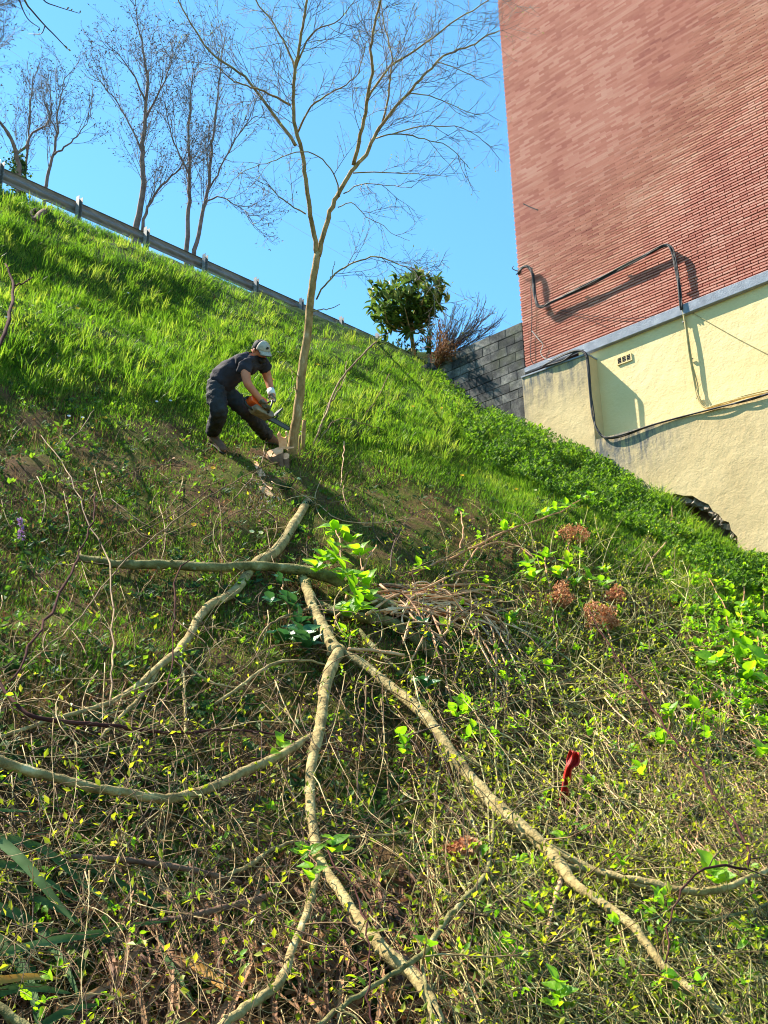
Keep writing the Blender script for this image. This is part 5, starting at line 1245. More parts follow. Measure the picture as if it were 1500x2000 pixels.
bough('yellowish branch rising from the bottom edge to the right of the long limb', [
    ('stem', [(600, 2020, .7, 11), (640, 1985, .7, 12), (700, 1945, .7, 12), (760, 1905, .7, 12), (815, 1872, .7, 14), (838, 1845, .7, 14), (872, 1795, .68, 13), (910, 1752, .66, 14), (945, 1715, .64, 12), (960, 1660, .62, 9), (965, 1600, .6, 6), (968, 1540, .58, 5)]),
    ('branch', [(824, 1868, .7, 9), (828, 1920, .72, 8), (840, 1965, .74, 7), (846, 2030, .76, 7)]),
    ('branch', [(660, 1972, .7, 7), (700, 1990, .72, 6), (730, 2030, .74, 5)])], m_bark_moss, TWS, 107)
bough('stub of a thick limb in the bottom left corner', [('stem', [(-60, 1930, .6, 24), (0, 1968, .6, 24), (40, 2000, .6, 22), (80, 2040, .6, 20)])], m_bark_moss, TWS, 108)
bough('dark bough half hidden behind the central fork', [
    ('stem', [(600, 1160, .1, 14), (640, 1190, .12, 20), (700, 1205, .12, 24), (760, 1215, .12, 28), (810, 1245, .12, 26), (860, 1290, .12, 22)]),
    ('branch', [(700, 1230, .08, 12), (745, 1280, .1, 12), (790, 1320, .1, 10), (830, 1345, .12, 7)])], m_bark_moss, TWL, 109)
bough('row of thin greenish sticks fanning down through the heap right of the centre', [
    ('stem', [(900, 1500, .4, 9), (935, 1570, .44, 9), (985, 1640, .46, 10), (1040, 1720, .48, 10), (1100, 1800, .5, 9), (1180, 1880, .5, 8), (1260, 1960, .5, 7)]),
    ('branch', [(860, 1430, .4, 7), (905, 1560, .45, 7), (950, 1680, .5, 7), (955, 1800, .55, 6), (950, 1900, .55, 5)]),
    ('branch', [(1020, 1630, .5, 7), (1060, 1730, .55, 7), (1090, 1800, .6, 6)])], m_bark_moss, TWS, 110)
bough('pair of parallel sticks rising through the right-hand heap', [
    ('stem', [(1500, 1640, .5, 9), (1440, 1560, .5, 8), (1400, 1480, .5, 7), (1340, 1400, .5, 6), (1290, 1330, .5, 5)]),
    ('branch', [(1520, 1760, .6, 9), (1380, 1800, .6, 8), (1290, 1790, .6, 7), (1200, 1770, .6, 5)])], m_bark_moss, TWS, 111)
bough('weathered grey bough low at the right edge', [
    ('stem', [(1230, 1700, .3, 9), (1300, 1760, .34, 12), (1380, 1830, .36, 13), (1450, 1890, .36, 14), (1540, 1960, .36, 14)]),
    ('branch', [(1180, 1640, .3, 7), (1260, 1670, .34, 8), (1380, 1690, .4, 8), (1530, 1700, .4, 8)])], m_bark_moss, TWS, 112)
bough('small twig with a few leaves lying left of the fork', [
    ('stem', [(500, 1262, .3, 3), (520, 1225, .3, 5), (555, 1205, .3, 6), (600, 1192, .3, 6), (640, 1182, .3, 6)])], m_twig, TWL, 113)
bough('smooth tan stick pointing right from the fork', [('stem', [(680, 1268, .45, 8), (730, 1270, .45, 9), (790, 1280, .45, 8)])], m_cane, None, 114)
bough('grey curved branch above the dead trunk in the lower left', [
    ('stem', [(445, 1710, .35, 10), (490, 1690, .36, 12), (520, 1665, .37, 10), (570, 1645, .38, 8), (650, 1635, .4, 7), (740, 1632, .4, 6), (820, 1625, .4, 4)])], m_bark, TWL, 115)
bough('pale arch of a bent branch left of the central limb', [
    ('stem', [(420, 1375, .3, 7), (470, 1340, .32, 8), (510, 1310, .34, 8), (545, 1292, .35, 8), (600, 1290, .35, 6), (640, 1300, .35, 5)])], m_bark, TWL, 116)

# long whips and leaning sticks
def whip(label, pts, mt, r0, seed, tw=TWL, leaves=True, nm='whip', group='long thin whips and sticks'):
    return bough(label, [('stem', pts)], mt, tw, seed, name=nm, leaves=leaves, group=group, knots=False, ls=(.02, .05))
whip('long thin whip arching from the lower left up to the stump', [(-10, 1335, .5, 4), (60, 1290, .5, 4), (150, 1210, .5, 5), (230, 1108, .45, 5), (300, 1050, .4, 5), (390, 980, .35, 5), (460, 940, .3, 4), (500, 915, .25, 4), (560, 898, .2, 3), (600, 885, .2, 3)], m_twig, 0, 201)
whip('reddish upright stem close to the left edge', [(-10, 700, 1.8, 12), (12, 640, 1.8, 12), (24, 580, 1.8, 10), (26, 545, 1.8, 8), (10, 515, 1.8, 5)], m_twig_red, 0, 202, None)
whip('short side shoot of the reddish stem at the left edge', [(26, 560, 1.8, 6), (45, 552, 1.8, 5), (62, 542, 1.8, 4)], m_twig_red, 0, 203, None)
whip('dark red stem leaning in from the left edge across the log', [(20, 1330, .7, 7), (60, 1260, .7, 8), (110, 1180, .7, 9), (140, 1110, .7, 8), (165, 1060, .7, 6), (182, 1010, .7, 5), (186, 960, .7, 4)], m_twig_red, 0, 204)
whip('thin grey stem crossing the left side steeply', [(215, 1380, .6, 7), (220, 1280, .6, 7), (220, 1180, .6, 6), (215, 1100, .6, 6), (180, 1030, .6, 5), (130, 920, .6, 4), (80, 850, .6, 3)], m_twig, 0, 205)
whip('purple brown stem rising beside the horizontal log', [(310, 1420, .6, 4), (330, 1330, .6, 5), (342, 1200, .6, 5), (345, 1110, .6, 5), (385, 1085, .6, 3)], m_twig_red, 0, 206)
whip('long leaning stick from the trunk foot up over the loquat', [(612, 872, .1, 7), (640, 800, .9, 7), (660, 748, 1.8, 6), (700, 700, 3.2, 6), (745, 660, 4.6, 5), (790, 625, 6, 4), (832, 590, 7.2, 3)], m_twig, 0, 207, [dict(n=.7, len=(.15, .5), ang=(.3, .8), rad=.003, wob=.1, k=6)], False)
whip('thin forked shoot right of the trunk foot', [(625, 850, .05, 4), (633, 810, .5, 4), (655, 770, 1.0, 4), (672, 745, 1.4, 3), (678, 705, 1.6, 2)], m_twig, 0, 208, [dict(n=2.0, len=(.15, .4), ang=(.3, .8), rad=.003, wob=.1, k=6)], False)
whip('thin bare shoot curving right over the grass from the trunk foot', [(612, 880, .1, 3), (640, 838, .5, 4), (665, 815, .8, 3), (700, 825, .9, 3), (755, 840, .8, 2)], m_twig, 0, 209, [dict(n=2.0, len=(.1, .3), ang=(.3, .8), rad=.0025, wob=.1, k=5)], False)
whip('upright tan stalk on the bare bank right of the trunk', [(665, 960, .05, 3), (668, 920, .2, 3), (672, 862, .4, 4)], m_cane, 0, 210, None)
whip('long pale wire-like twig across the middle of the bank', [(530, 940, .3, 3), (590, 965, .3, 3), (640, 1000, .3, 3), (665, 1018, .3, 3), (740, 1020, .3, 3), (820, 1012, .3, 2)], m_cane, 0, 211, None)
whip('curved shoot between the boots and the cut faces', [(455, 975, .3, 4), (490, 935, .3, 4), (510, 905, .3, 4), (520, 862, .35, 3), (525, 825, .4, 2)], m_twig, 0, 212, None)
whip('tall thin forked sapling in front of the yellow plinth', [(1295, 1080, .05, 4), (1312, 1010, .8, 4), (1312, 975, 1.2, 4), (1305, 930, 1.5, 3), (1300, 905, 1.7, 3), (1288, 880, 1.8, 2), (1287, 845, 1.9, 2)], m_twig, 0, 213, [dict(n=1.2, len=(.1, .25), ang=(.4, .8), rad=.002, wob=.1, k=5)])
whip('side fork of the sapling in front of the yellow plinth', [(1300, 905, 1.7, 3), (1308, 888, 1.7, 2), (1325, 870, 1.7, 2), (1334, 853, 1.7, 2)], m_twig, 0, 214, [dict(n=3, len=(.04, .1), ang=(.4, .8), rad=.002, wob=.1, k=4)])
whip('forked dead shrub stem leaning right on the mossy slope', [(1255, 1120, .2, 6), (1290, 1070, .3, 6), (1320, 1030, .4, 5), (1340, 1000, .5, 4), (1348, 985, .5, 3)], m_cane, 0, 215, [dict(n=4.0, len=(.2, .5), ang=(.3, .9), rad=.003, wob=.12, k=6), dict(n=8, len=(.05, .2), ang=(.3, .9), rad=.002, k=4)])
whip('dark stem rising steeply through the right-hand heap', [(1300, 1880, 1.2, 6), (1310, 1780, 1.2, 6), (1380, 1690, 1.2, 8), (1470, 1700, 1.2, 9), (1455, 1640, 1.2, 9), (1400, 1560, 1.2, 9), (1350, 1480, 1.2, 8), (1300, 1420, 1.2, 7), (1240, 1330, 1.1, 6), (1180, 1250, 1.0, 5), (1150, 1190, 1.0, 4)], m_twig_red, 0, 216, TWS)
whip('long dark red whip crossing the bottom centre diagonally', [(640, 1660, .9, 5), (690, 1740, .9, 6), (720, 1830, .9, 6), (722, 1930, .9, 7), (730, 2030, .9, 7)], m_twig_red, 0, 217, TWL)
for k, (x0, y0, x1, y1, lab) in enumerate([(585, 860, 570, 720, 'thin dead shoot leaning left of the trunk'), (700, 830, 760, 730, 'thin dead shoot in the grass right of the trunk'), (780, 770, 745, 800, 'short bent twig in the grass left of the block wall'), (10, 870, 50, 820, 'curled dead root at the left edge'), (110, 890, 185, 800, 'thin brown twig rising over the bare bank at the left')]):
    whip(lab, [(x0, y0, .05, 4), ((x0 + x1) / 2 + 4, (y0 + y1) / 2, .3, 4), (x1, y1, .5, 2)], m_twig, 0, 220 + k, [dict(n=3, len=(.06, .2), ang=(.3, .9), rad=.002, k=4)], k == 4)

# ---------------------------------------------------------------- loose brush heap (uncountable twigs)
def brush(n, reg, ang, seed, mt, lf, name, rpx=(2.0, 4.2), Lpx=(110, 330), lifts=(.05, .55), sub=True):
    r2 = np.random.default_rng(seed); pr = random.Random(seed)
    x = r2.uniform(reg[0], reg[2], n); y = r2.uniform(reg[1], reg[3], n); k = y > sil(x) + reg[4]; x, y = x[k], y[k]; n = len(x)
    a = ang(x, y, r2); L = r2.uniform(*Lpx, n); c = r2.normal(0, .95, n); K_ = 10; u = np.linspace(0, 1, K_)
    th = a[:, None] + c[:, None] * (u - .5)[None] * 1.6 + np.cumsum(r2.normal(0, .13, (n, K_)), 1)
    X = x[:, None] + np.cumsum(np.cos(th), 1) * L[:, None] / K_; Y_ = y[:, None] + np.cumsum(np.sin(th), 1) * L[:, None] / K_
    l0 = r2.uniform(*lifts, n); l1 = r2.uniform(*lifts, n); LF = l0[:, None] * (1 - u) + l1[:, None] * u + .15 * np.sin(u * 3.14)[None] * r2.random(n)[:, None]
    P = lift(X.ravel(), Y_.ravel(), LF.ravel()).reshape(n, K_, 3)
    P[:, 1:-1] = (P[:, :-2] + P[:, 1:-1] * 2 + P[:, 2:]) / 4
    Zd = proj(P[:, 4])[2]; T = Tubes(); nodes = []
    for i in range(n):
        r = r2.uniform(*rpx) / 2 / F * Zd[i]
        T.add(P[i], np.linspace(r, r * .45, K_), pr.random(), 4)
        nodes.append(P[i][3:])
        if sub: sprout(T, P[i], None, pr, [dict(n=4.2, len=(.08, .38), ang=(.4, 1.15), rad=.0018, wob=.24, k=6, trop=.02)], 0, nodes)
    tag(T.build(name, mt), kind='stuff')
    if lf:
        nodes = [q for q in nodes if r2.random() < (.42 if reg[0] < 0 else .6)]; mb = MB(); node_leaves(mb, nodes, seed, per=lf, L=(.016, .048), W=.5, tipbias=True); tag(mb.build('budding_leaves', m_bud), kind='stuff')
def ang_left(x, y, r2): return np.where(r2.random(len(x)) < .5, r2.normal(1.4, .5, len(x)), r2.normal(2.8, .45, len(x)))
def ang_right(x, y, r2): return np.where(r2.random(len(x)) < .72, r2.normal(.62, .28, len(x)), r2.normal(1.35, .35, len(x)))
brush(290, (-220, 1270, 760, 1650, 60), ang_left, 301, m_twig, 2, 'brushwood', (1.4, 3.2))
brush(370, (-220, 1560, 860, 1990, 60), ang_left, 302, m_twig, 2, 'brushwood', (1.4, 3.4))
brush(380, (760, 1300, 1480, 1700, 60), ang_right, 303, m_twig, 4, 'brushwood', (1.4, 3.6))
m_twig_g = mat('greenish_twig_bark', [(.06, .045, .016), (.14, .11, .034), (.27, .235, .075), (.44, .39, .17)], 6, 3, .7, tint=.9, spec=.3)
brush(820, (850, 1380, 1800, 1980, 60), ang_right, 304, m_twig_g, 2, 'brushwood', (1.6, 4.6), (180, 520), (.1, .6))
brush(260, (940, 1080, 1400, 1420, 120), lambda x, y, r2: r2.normal(-.9, 1.1, len(x)), 305, m_twig_g, 6, 'brushwood', (1.3, 2.6), (60, 190), (.05, .5))
brush(300, (1150, 1280, 1850, 1640, 60), ang_right, 306, m_cane, 1, 'brushwood', (1.8, 4.0), (90, 330), (.1, .6))
brush(150, (-60, 1250, 1500, 1960, 60), lambda x, y, r2: np.where(x < 750, r2.normal(1.9, .9, len(x)), r2.normal(.8, .5, len(x))), 308, m_twig, 2, 'brushwood', (1.4, 2.8), (150, 420), (.5, .85))
brush(300, (800, 1250, 1600, 1930, 60), ang_right, 309, m_twig_g, 5, 'brushwood', (1.6, 3.8), (220, 520), (.3, .65))
brush(70, (700, 1110, 1010, 1330, 60), lambda x, y, r2: r2.normal(.7, 1.0, len(x)), 310, m_twig, 5, 'brushwood', (1.4, 3.0), (70, 230), (.35, .65))
brush(90, (-60, 900, 760, 1260, 80), ang_left, 307, m_twig, 1, 'brushwood', (1.3, 2.6), (60, 220), (.02, .35))
# arching bundle of tan canes
cn = empty('cane_bundle', glift([(760, 1160)], .2)[0], 'arching bundle of tan dry canes right of the central fork', 'canes'); pr = random.Random(9)
for i in range(44):
    u = pr.random(); w_ = pr.uniform(-1, 1)
    x0 = 725 + pr.uniform(-10, 90); y0 = 1145 + pr.uniform(-15, 50) + u * 20
    xm = 820 + u * 110 + pr.uniform(-55, 60); ym = 1170 + u * 20 + w_ * 60 + (1 - u) * 45
    x1 = 850 + u * 200 + pr.uniform(-90, 80); y1 = 1270 + pr.uniform(-110, 170)
    if pr.random() < .2: x1 += 60; y1 -= 90
    X, r = limb_pts([(x0, y0, pr.uniform(.1, .4), pr.uniform(3, 8)), ((x0 + xm) / 2, (y0 + ym) / 2 - pr.uniform(0, 22), .4, pr.uniform(4, 7)), (xm, ym, pr.uniform(.2, .65), pr.uniform(4, 7)), ((xm + x1) / 2 + pr.uniform(0, 28), (ym + y1) / 2 - 15, pr.uniform(.2, .5), 5), (x1, y1, pr.uniform(.0, .3), pr.uniform(2, 5))])
    T = Tubes(); T.add(X, r, pr.random(), 6); T.build('cane', m_cane_b if pr.random() < .25 else m_cane, cn)

# ---------------------------------------------------------------- hydrangeas: broad leaves as parts, dried flower heads
def leaf_mesh(tint, curl, m):
    mb = MB(); n = 7; V = []; wd = [0, .34, .5, .52, .42, .22, 0]
    for i in range(n):
        t_ = i / (n - 1); w_ = wd[i]
        for s_ in (-1, -.5, 0, .5, 1): V.append([t_, s_ * w_ * .62, abs(s_) * w_ * .22 - curl * t_ * t_ + .02 * math.sin(t_ * 14) * abs(s_)])
    q = [[i * 5 + j, (i + 1) * 5 + j, (i + 1) * 5 + j + 1, i * 5 + j + 1] for i in range(n - 1) for j in range(4)]
    mb.add(np.array(V), np.array(q), tint); o = mb.build('leaf', m, smooth=True, loc=(0, 0, 0)); me = o.data; bpy.data.objects.remove(o); return me
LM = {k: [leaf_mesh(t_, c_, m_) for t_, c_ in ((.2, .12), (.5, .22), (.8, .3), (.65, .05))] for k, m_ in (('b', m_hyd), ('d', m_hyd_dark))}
from mathutils import Quaternion
def add_leaf(parent, p, d, nrm, L, kind, pr):
    o = bpy.data.objects.new('leaf', pr.choice(LM[kind])); COL.objects.link(o); o.parent = parent
    d = unit(d); s_ = unit(np.cross(nrm, d)); u_ = np.cross(d, s_)
    o.rotation_mode = 'QUATERNION'; o.rotation_quaternion = Matrix([[d[0], s_[0], u_[0]], [d[1], s_[1], u_[1]], [d[2], s_[2], u_[2]]]).to_quaternion()
    o.location = (p - world_loc(parent)).tolist(); o.scale = (L, L * pr.uniform(.85, 1.15), L)
def leaf_cluster(parent, c, n, L, kind, pr, axis=None):
    ax = unit((UP if axis is None else axis) + np.array([pr.gauss(0, .25), pr.gauss(0, .25), pr.gauss(0, .2)]))
    for i in range(n):
        th = i * 1.57 + (i // 2) * .8 + pr.uniform(-.3, .3); a = unit(np.cross(ax, [.3, .9, .1])); b = np.cross(ax, a)
        h = math.cos(th) * a + math.sin(th) * b; k = pr.uniform(.15, .9)
        add_leaf(parent, c - ax * .03 * (i // 2), h * (1.1 - k * .4) + ax * k, ax * .8 - h * .3 + unit(-c) * .5, L * 1.35 * pr.uniform(.6, 1.1), kind, pr)
def hydrangea(label, clusters, stems, seed, heads=()):
    pr = random.Random(seed); c0 = glift([(stems[0][0][0], stems[0][0][1])], .1)[0]
    root = empty('hydrangea_shrub', c0, label, 'shrub', 'hydrangea shrubs in the heap')
    for st in stems:
        X, r = limb_pts(st); r = r * .7; X[1:-1] += rng.normal(0, .009, X[1:-1].shape); T = Tubes(); T.add(X, r, .5, 6); T.build('stem', m_cane_b, root)
    for x, y, l, n, L, kd in clusters: leaf_cluster(root, glift([(x, y)], l)[0], n + 2, L * 1.12, kd, pr)
    for x, y, l, rr in heads:
        c = glift([(x, y)], l)[0]; n = 1100; q = rg.normal(0, 1, (n, 3)); q = unit(q) * (rg.uniform(.5, 1, n) ** .5)[:, None]; P = c + q * rr * np.array([1, 1, .85]) * (1 + .22 * np.sin(q[:, :1] * 4 + x) + .2 * np.sin(q[:, 2:] * 5 + y))
        mb = MB(); ll = rg.uniform(.016, .032, n); leaves_small(mb, P, rg.normal(0, 1, (n, 3)), q + rg.normal(0, .5, (n, 3)), ll, ll * .9, rg.random(n)); o = mb.build('dried_flower_head', m_dryflower, root)
    return root
hydrangea('bright green leafy sprout just above the central fork', [
    (655, 1030, .7, 5, .13, 'b'), (680, 1050, .66, 4, .11, 'b'), (630, 1085, .7, 5, .13, 'b'), (655, 1085, .68, 5, .13, 'b'), (700, 1075, .66, 4, .11, 'b'), (615, 1105, .68, 4, .12, 'b'), (670, 1115, .66, 5, .13, 'b'), (715, 1130, .62, 5, .12, 'b'), (690, 1145, .62, 5, .12, 'b'), (700, 1180, .58, 6, .12, 'b'), (680, 1185, .6, 5, .10, 'b'), (675, 1235, .5, 5, .08, 'b'), (720, 1160, .55, 4, .09, 'b'), (650, 1060, .66, 3, .09, 'b')],
    [[(700, 1200, .2, 6), (690, 1160, .4, 6), (672, 1110, .6, 5), (655, 1030, .7, 4)], [(690, 1170, .4, 5), (705, 1110, .55, 4), (700, 1075, .66, 3)], [(735, 1065, .5, 5), (715, 1100, .4, 7), (700, 1130, .3, 8)], [(645, 1250, .2, 7), (665, 1190, .3, 8), (690, 1150, .3, 9)]], 401)
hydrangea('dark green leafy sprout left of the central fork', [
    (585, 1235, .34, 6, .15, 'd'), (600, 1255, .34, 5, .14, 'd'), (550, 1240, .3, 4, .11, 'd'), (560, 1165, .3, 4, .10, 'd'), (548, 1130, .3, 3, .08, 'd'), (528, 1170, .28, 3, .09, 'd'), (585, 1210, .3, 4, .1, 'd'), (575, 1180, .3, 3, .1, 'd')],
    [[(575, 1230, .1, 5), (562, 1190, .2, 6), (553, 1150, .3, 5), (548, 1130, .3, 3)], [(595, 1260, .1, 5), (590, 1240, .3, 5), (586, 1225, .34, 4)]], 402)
hydrangea('two pale crossing hydrangea stalks with bright leaves right of the centre', [
    (985, 1030, .5, 4, .10, 'b'), (1065, 1000, .5, 4, .10, 'b'), (1085, 990, .5, 5, .11, 'b'), (1105, 985, .5, 5, .12, 'b'), (1130, 975, .52, 5, .12, 'b'), (1152, 965, .52, 5, .12, 'b'), (1160, 980, .5, 4, .11, 'b'), (905, 1000, .4, 4, .08, 'b'), (937, 1045, .4, 4, .07, 'b'), (995, 1205, .5, 5, .11, 'b'), (820, 1105, .4, 4, .08, 'b')],
    [[(800, 1120, .3, 8), (880, 1090, .35, 8), (950, 1055, .4, 8), (1010, 1030, .45, 7), (1060, 1015, .48, 6), (1150, 970, .52, 3)], [(900, 1120, .3, 6), (930, 1075, .4, 7), (965, 1058, .4, 7), (1010, 1065, .42, 6), (1045, 1090, .42, 5)], [(900, 1000, .4, 4), (905, 1040, .35, 5), (895, 1080, .3, 5)]], 403)
hydrangea('hydrangea with bright leaves and big rusty dried heads on the mid slope', [
    (1065, 1085, .5, 6, .13, 'b'), (1030, 1100, .5, 5, .12, 'b'), (1090, 1115, .5, 5, .12, 'b'), (1040, 1120, .5, 5, .11, 'b'), (1110, 1100, .5, 5, .11, 'b'), (1135, 1080, .5, 3, .11, 'b'), (1150, 1125, .5, 5, .12, 'b'), (1175, 1135, .48, 5, .11, 'b'), (1120, 1135, .48, 4, .1, 'b'), (1180, 1110, .45, 4, .09, 'b')],
    [[(1090, 1290, .1, 7), (1080, 1200, .3, 6), (1070, 1130, .45, 6), (1065, 1085, .5, 4)], [(1150, 1280, .1, 6), (1160, 1190, .3, 6), (1150, 1130, .45, 5)], [(1100, 1180, .3, 5), (1110, 1110, .4, 5), (1112, 1060, .4, 4)], [(1200, 1300, .1, 6), (1190, 1240, .3, 6), (1175, 1200, .4, 5)]], 404,
    [(1117, 1045, .42, .18), (1094, 1165, .45, .16), (1172, 1205, .45, .17), (1200, 1165, .4, .12), (1190, 1215, .4, .1)])
hydrangea('tall leafy hydrangea thicket filling the right edge', [
    (1432, 1245, .7, 5, .14, 'b'), (1395, 1290, .7, 4, .13, 'b'), (1408, 1285, .72, 3, .12, 'b'), (1480, 1240, .7, 6, .13, 'b'), (1460, 1265, .7, 5, .12, 'b'), (1440, 1280, .65, 4, .11, 'b'), (1490, 1290, .7, 6, .15, 'b'), (1460, 1315, .7, 5, .14, 'b'), (1495, 1210, .6, 5, .11, 'b'), (1420, 1200, .5, 6, .09, 'b'), (1450, 1180, .5, 6, .09, 'b'), (1480, 1170, .5, 6, .09, 'b'), (1430, 1150, .5, 6, .08, 'b'), (1470, 1140, .5, 6, .08, 'b'), (1455, 1110, .45, 6, .08, 'b'), (1490, 1100, .45, 6, .09, 'b'), (1400, 1215, .5, 5, .08, 'b'), (1385, 1130, .5, 4, .08, 'b'), (1430, 1105, .45, 5, .08, 'b'), (1465, 1210, .55, 6, .1, 'b'), (1440, 1220, .5, 6, .1, 'b'), (1500, 1330, .7, 6, .14, 'b'), (1370, 1190, .5, 2, .11, 'b')],
    [[(1440, 1420, .1, 7), (1436, 1340, .4, 7), (1432, 1245, .7, 4)], [(1410, 1410, .1, 6), (1412, 1340, .4, 6), (1400, 1290, .7, 4)], [(1480, 1400, .1, 7), (1484, 1320, .4, 7), (1480, 1240, .7, 4)], [(1460, 1380, .1, 6), (1455, 1250, .4, 6), (1450, 1110, .5, 4)], [(1500, 1350, .2, 6), (1492, 1220, .4, 5), (1490, 1100, .5, 3)], [(1430, 1300, .2, 5), (1420, 1200, .5, 4), (1385, 1130, .5, 3)]], 405)
hydrangea('bright leaves pushing through the brushwood in the right-hand heap', [
    (1305, 1385, .8, 5, .12, 'b'), (1360, 1380, .9, 5, .12, 'b'), (1290, 1440, .9, 4, .11, 'b'), (1380, 1430, .8, 5, .1, 'b'), (1250, 1500, .8, 4, .08, 'b'), (1490, 1460, .8, 5, .09, 'b'), (1395, 1700, 1.0, 4, .09, 'b'), (1000, 1845, .6, 5, .06, 'b'), (985, 1835, .6, 4, .06, 'b'), (1012, 1860, .6, 4, .06, 'b'), (1090, 1920, .8, 6, .07, 'b'), (930, 1655, .7, 4, .07, 'b'), (1097, 1632, .6, 5, .06, 'b')],
    [[(1330, 1520, .3, 6), (1340, 1450, .6, 6), (1360, 1380, .9, 4)], [(1300, 1500, .3, 5), (1305, 1440, .6, 5), (1305, 1385, .8, 4)], [(1005, 1960, .4, 5), (1000, 1900, .6, 5), (1000, 1845, .8, 4)]], 406, [(905, 1665, .5, .09), (1495, 1050, .3, .08)])
hydrangea('scattered glossy leaves in the heap around the cane bundle', [
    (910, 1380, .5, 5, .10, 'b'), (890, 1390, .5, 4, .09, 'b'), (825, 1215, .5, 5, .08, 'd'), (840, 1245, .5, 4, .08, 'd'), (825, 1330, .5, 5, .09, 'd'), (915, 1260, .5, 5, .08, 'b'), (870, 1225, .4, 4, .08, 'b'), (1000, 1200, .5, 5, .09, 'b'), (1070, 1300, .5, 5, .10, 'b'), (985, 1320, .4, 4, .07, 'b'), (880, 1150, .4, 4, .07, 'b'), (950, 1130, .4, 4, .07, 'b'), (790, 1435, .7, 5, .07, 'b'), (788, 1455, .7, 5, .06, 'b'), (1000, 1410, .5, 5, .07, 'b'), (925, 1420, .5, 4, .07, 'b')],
    [[(840, 1400, .1, 4), (835, 1320, .3, 4), (828, 1215, .5, 3)], [(900, 1450, .1, 4), (905, 1410, .3, 4), (910, 1380, .5, 3)], [(790, 1520, .4, 3), (792, 1480, .6, 3), (790, 1435, .7, 3)]], 407)
hydrangea('few large leaves on a shoot crossing the lowest limb', [(600, 1660, .7, 2, .07, 'b'), (590, 1668, .7, 1, .07, 'b'), (650, 1640, .9, 4, .07, 'b'), (608, 1695, .9, 3, .08, 'b'), (550, 1450, .8, 3, .06, 'b'), (840, 1850, .8, 3, .07, 'b')], [[(640, 1740, .8, 4), (615, 1690, .88, 4), (600, 1660, .9, 3)]], 408)

# small fresh leaves filling the thicket at the right edge and dotting the right-hand heap
def fresh(n, x0, x1, y0, y1, l0, l1, a, b, m, seed):
    r2 = np.random.default_rng(seed); q = n // 7; cx = r2.uniform(x0, x1, q); cy = r2.uniform(y0, y1, q); k = cy > sil(cx) + 10; cx, cy = cx[k], cy[k]; q = len(cx)
    C = lift(cx, cy, r2.uniform(l0, l1, q)); i = np.repeat(np.arange(q), 7); P = C[i] + r2.normal(0, .02, (len(i), 3)); D = r2.normal(0, .7, P.shape) + UP * .4; L = r2.uniform(a, b, q)[i] * r2.uniform(.6, 1.2, len(i))
    mb = MB(); leaves_big(mb, P, D, r2.normal(0, .5, P.shape) + UP, L, L * .55, r2.random(len(i)), .2); tag(mb.build('fresh_leaves', m, smooth=True), kind='stuff')
fresh(4200, 1340, 1750, 1095, 1420, .1, .7, .05, .10, m_hyd, 1)
fresh(1300, 900, 1530, 1180, 1990, .2, .8, .035, .075, m_hyd, 2)
fresh(260, 0, 900, 1200, 1990, .2, .7, .03, .055, m_hyd, 3)
fresh(500, 800, 1350, 1000, 1350, .1, .5, .035, .075, m_hyd, 4)

# ferns
for k, (x, y, lab) in enumerate([(575, 1140, 'small dark fern tucked under the horizontal log'), (590, 990, 'dark fern frond beside the top of the S-curved branch'), (560, 960, 'short dark fern under the stump')]):
    p = glift([(x, y)], .04)[0]; e = empty('fern', p, lab, 'fern', 'little ferns'); pr = random.Random(k + 5); mb = MB()
    for j in range(5):
        d = unit(np.array([pr.uniform(-1, 1), pr.uniform(-1, .2), pr.uniform(.1, .8)])); Q = wander(p, d, .3, 12, pr, .05, .08, (0, -.3, -1))
        for i in range(1, 12):
            s_ = unit(np.cross(Q[i] - Q[i - 1], UP)); l = .09 * (1 - i / 13)
            leaves_small(mb, np.array([Q[i], Q[i]]), np.array([s_, -s_]) + (Q[i] - Q[i - 1]) * 8, np.array([UP, UP]), l, l * .3, .5)
    mb.build('fronds', m_fern, e)

# ---------------------------------------------------------------- strap leaves, dead trunks, dead fronds, red cloth
def ribbon(pts, wpx_, tw_=.3, fold=.25):
    Q = smooth_line(np.array(pts, float), 18); X = lift(Q[:, 0], Q[:, 1], Q[:, 2]); X[1:-1] = (X[:-2] + 2 * X[1:-1] + X[2:]) / 4
    t = unit(np.gradient(X, axis=0)); v = unit(-X); s_ = unit(np.cross(t, v) + v * tw_); u_ = np.cross(s_, t); d = proj(X)[2]
    w_ = wpx_ / F * d * np.sin(np.clip(np.linspace(.28, 1.0, 18), 0, 1) * np.pi) ** .6; w_ = np.maximum(w_, .001)
    V = np.stack([X - s_ * w_[:, None] / 2 + u_ * (w_ * fold)[:, None], X, X + s_ * w_[:, None] / 2 + u_ * (w_ * fold)[:, None]], 1).reshape(-1, 3)
    q = [[i * 3 + j, (i + 1) * 3 + j, (i + 1) * 3 + j + 1, i * 3 + j + 1] for i in range(17) for j in range(2)]
    mb = MB(); mb.add(V, np.array(q), .5); return mb
ph = empty('strap_leaf_plant', glift([(-40, 1760)], .2)[0], 'plant with long stiff blue-green strap leaves in the lower left corner', 'plant')
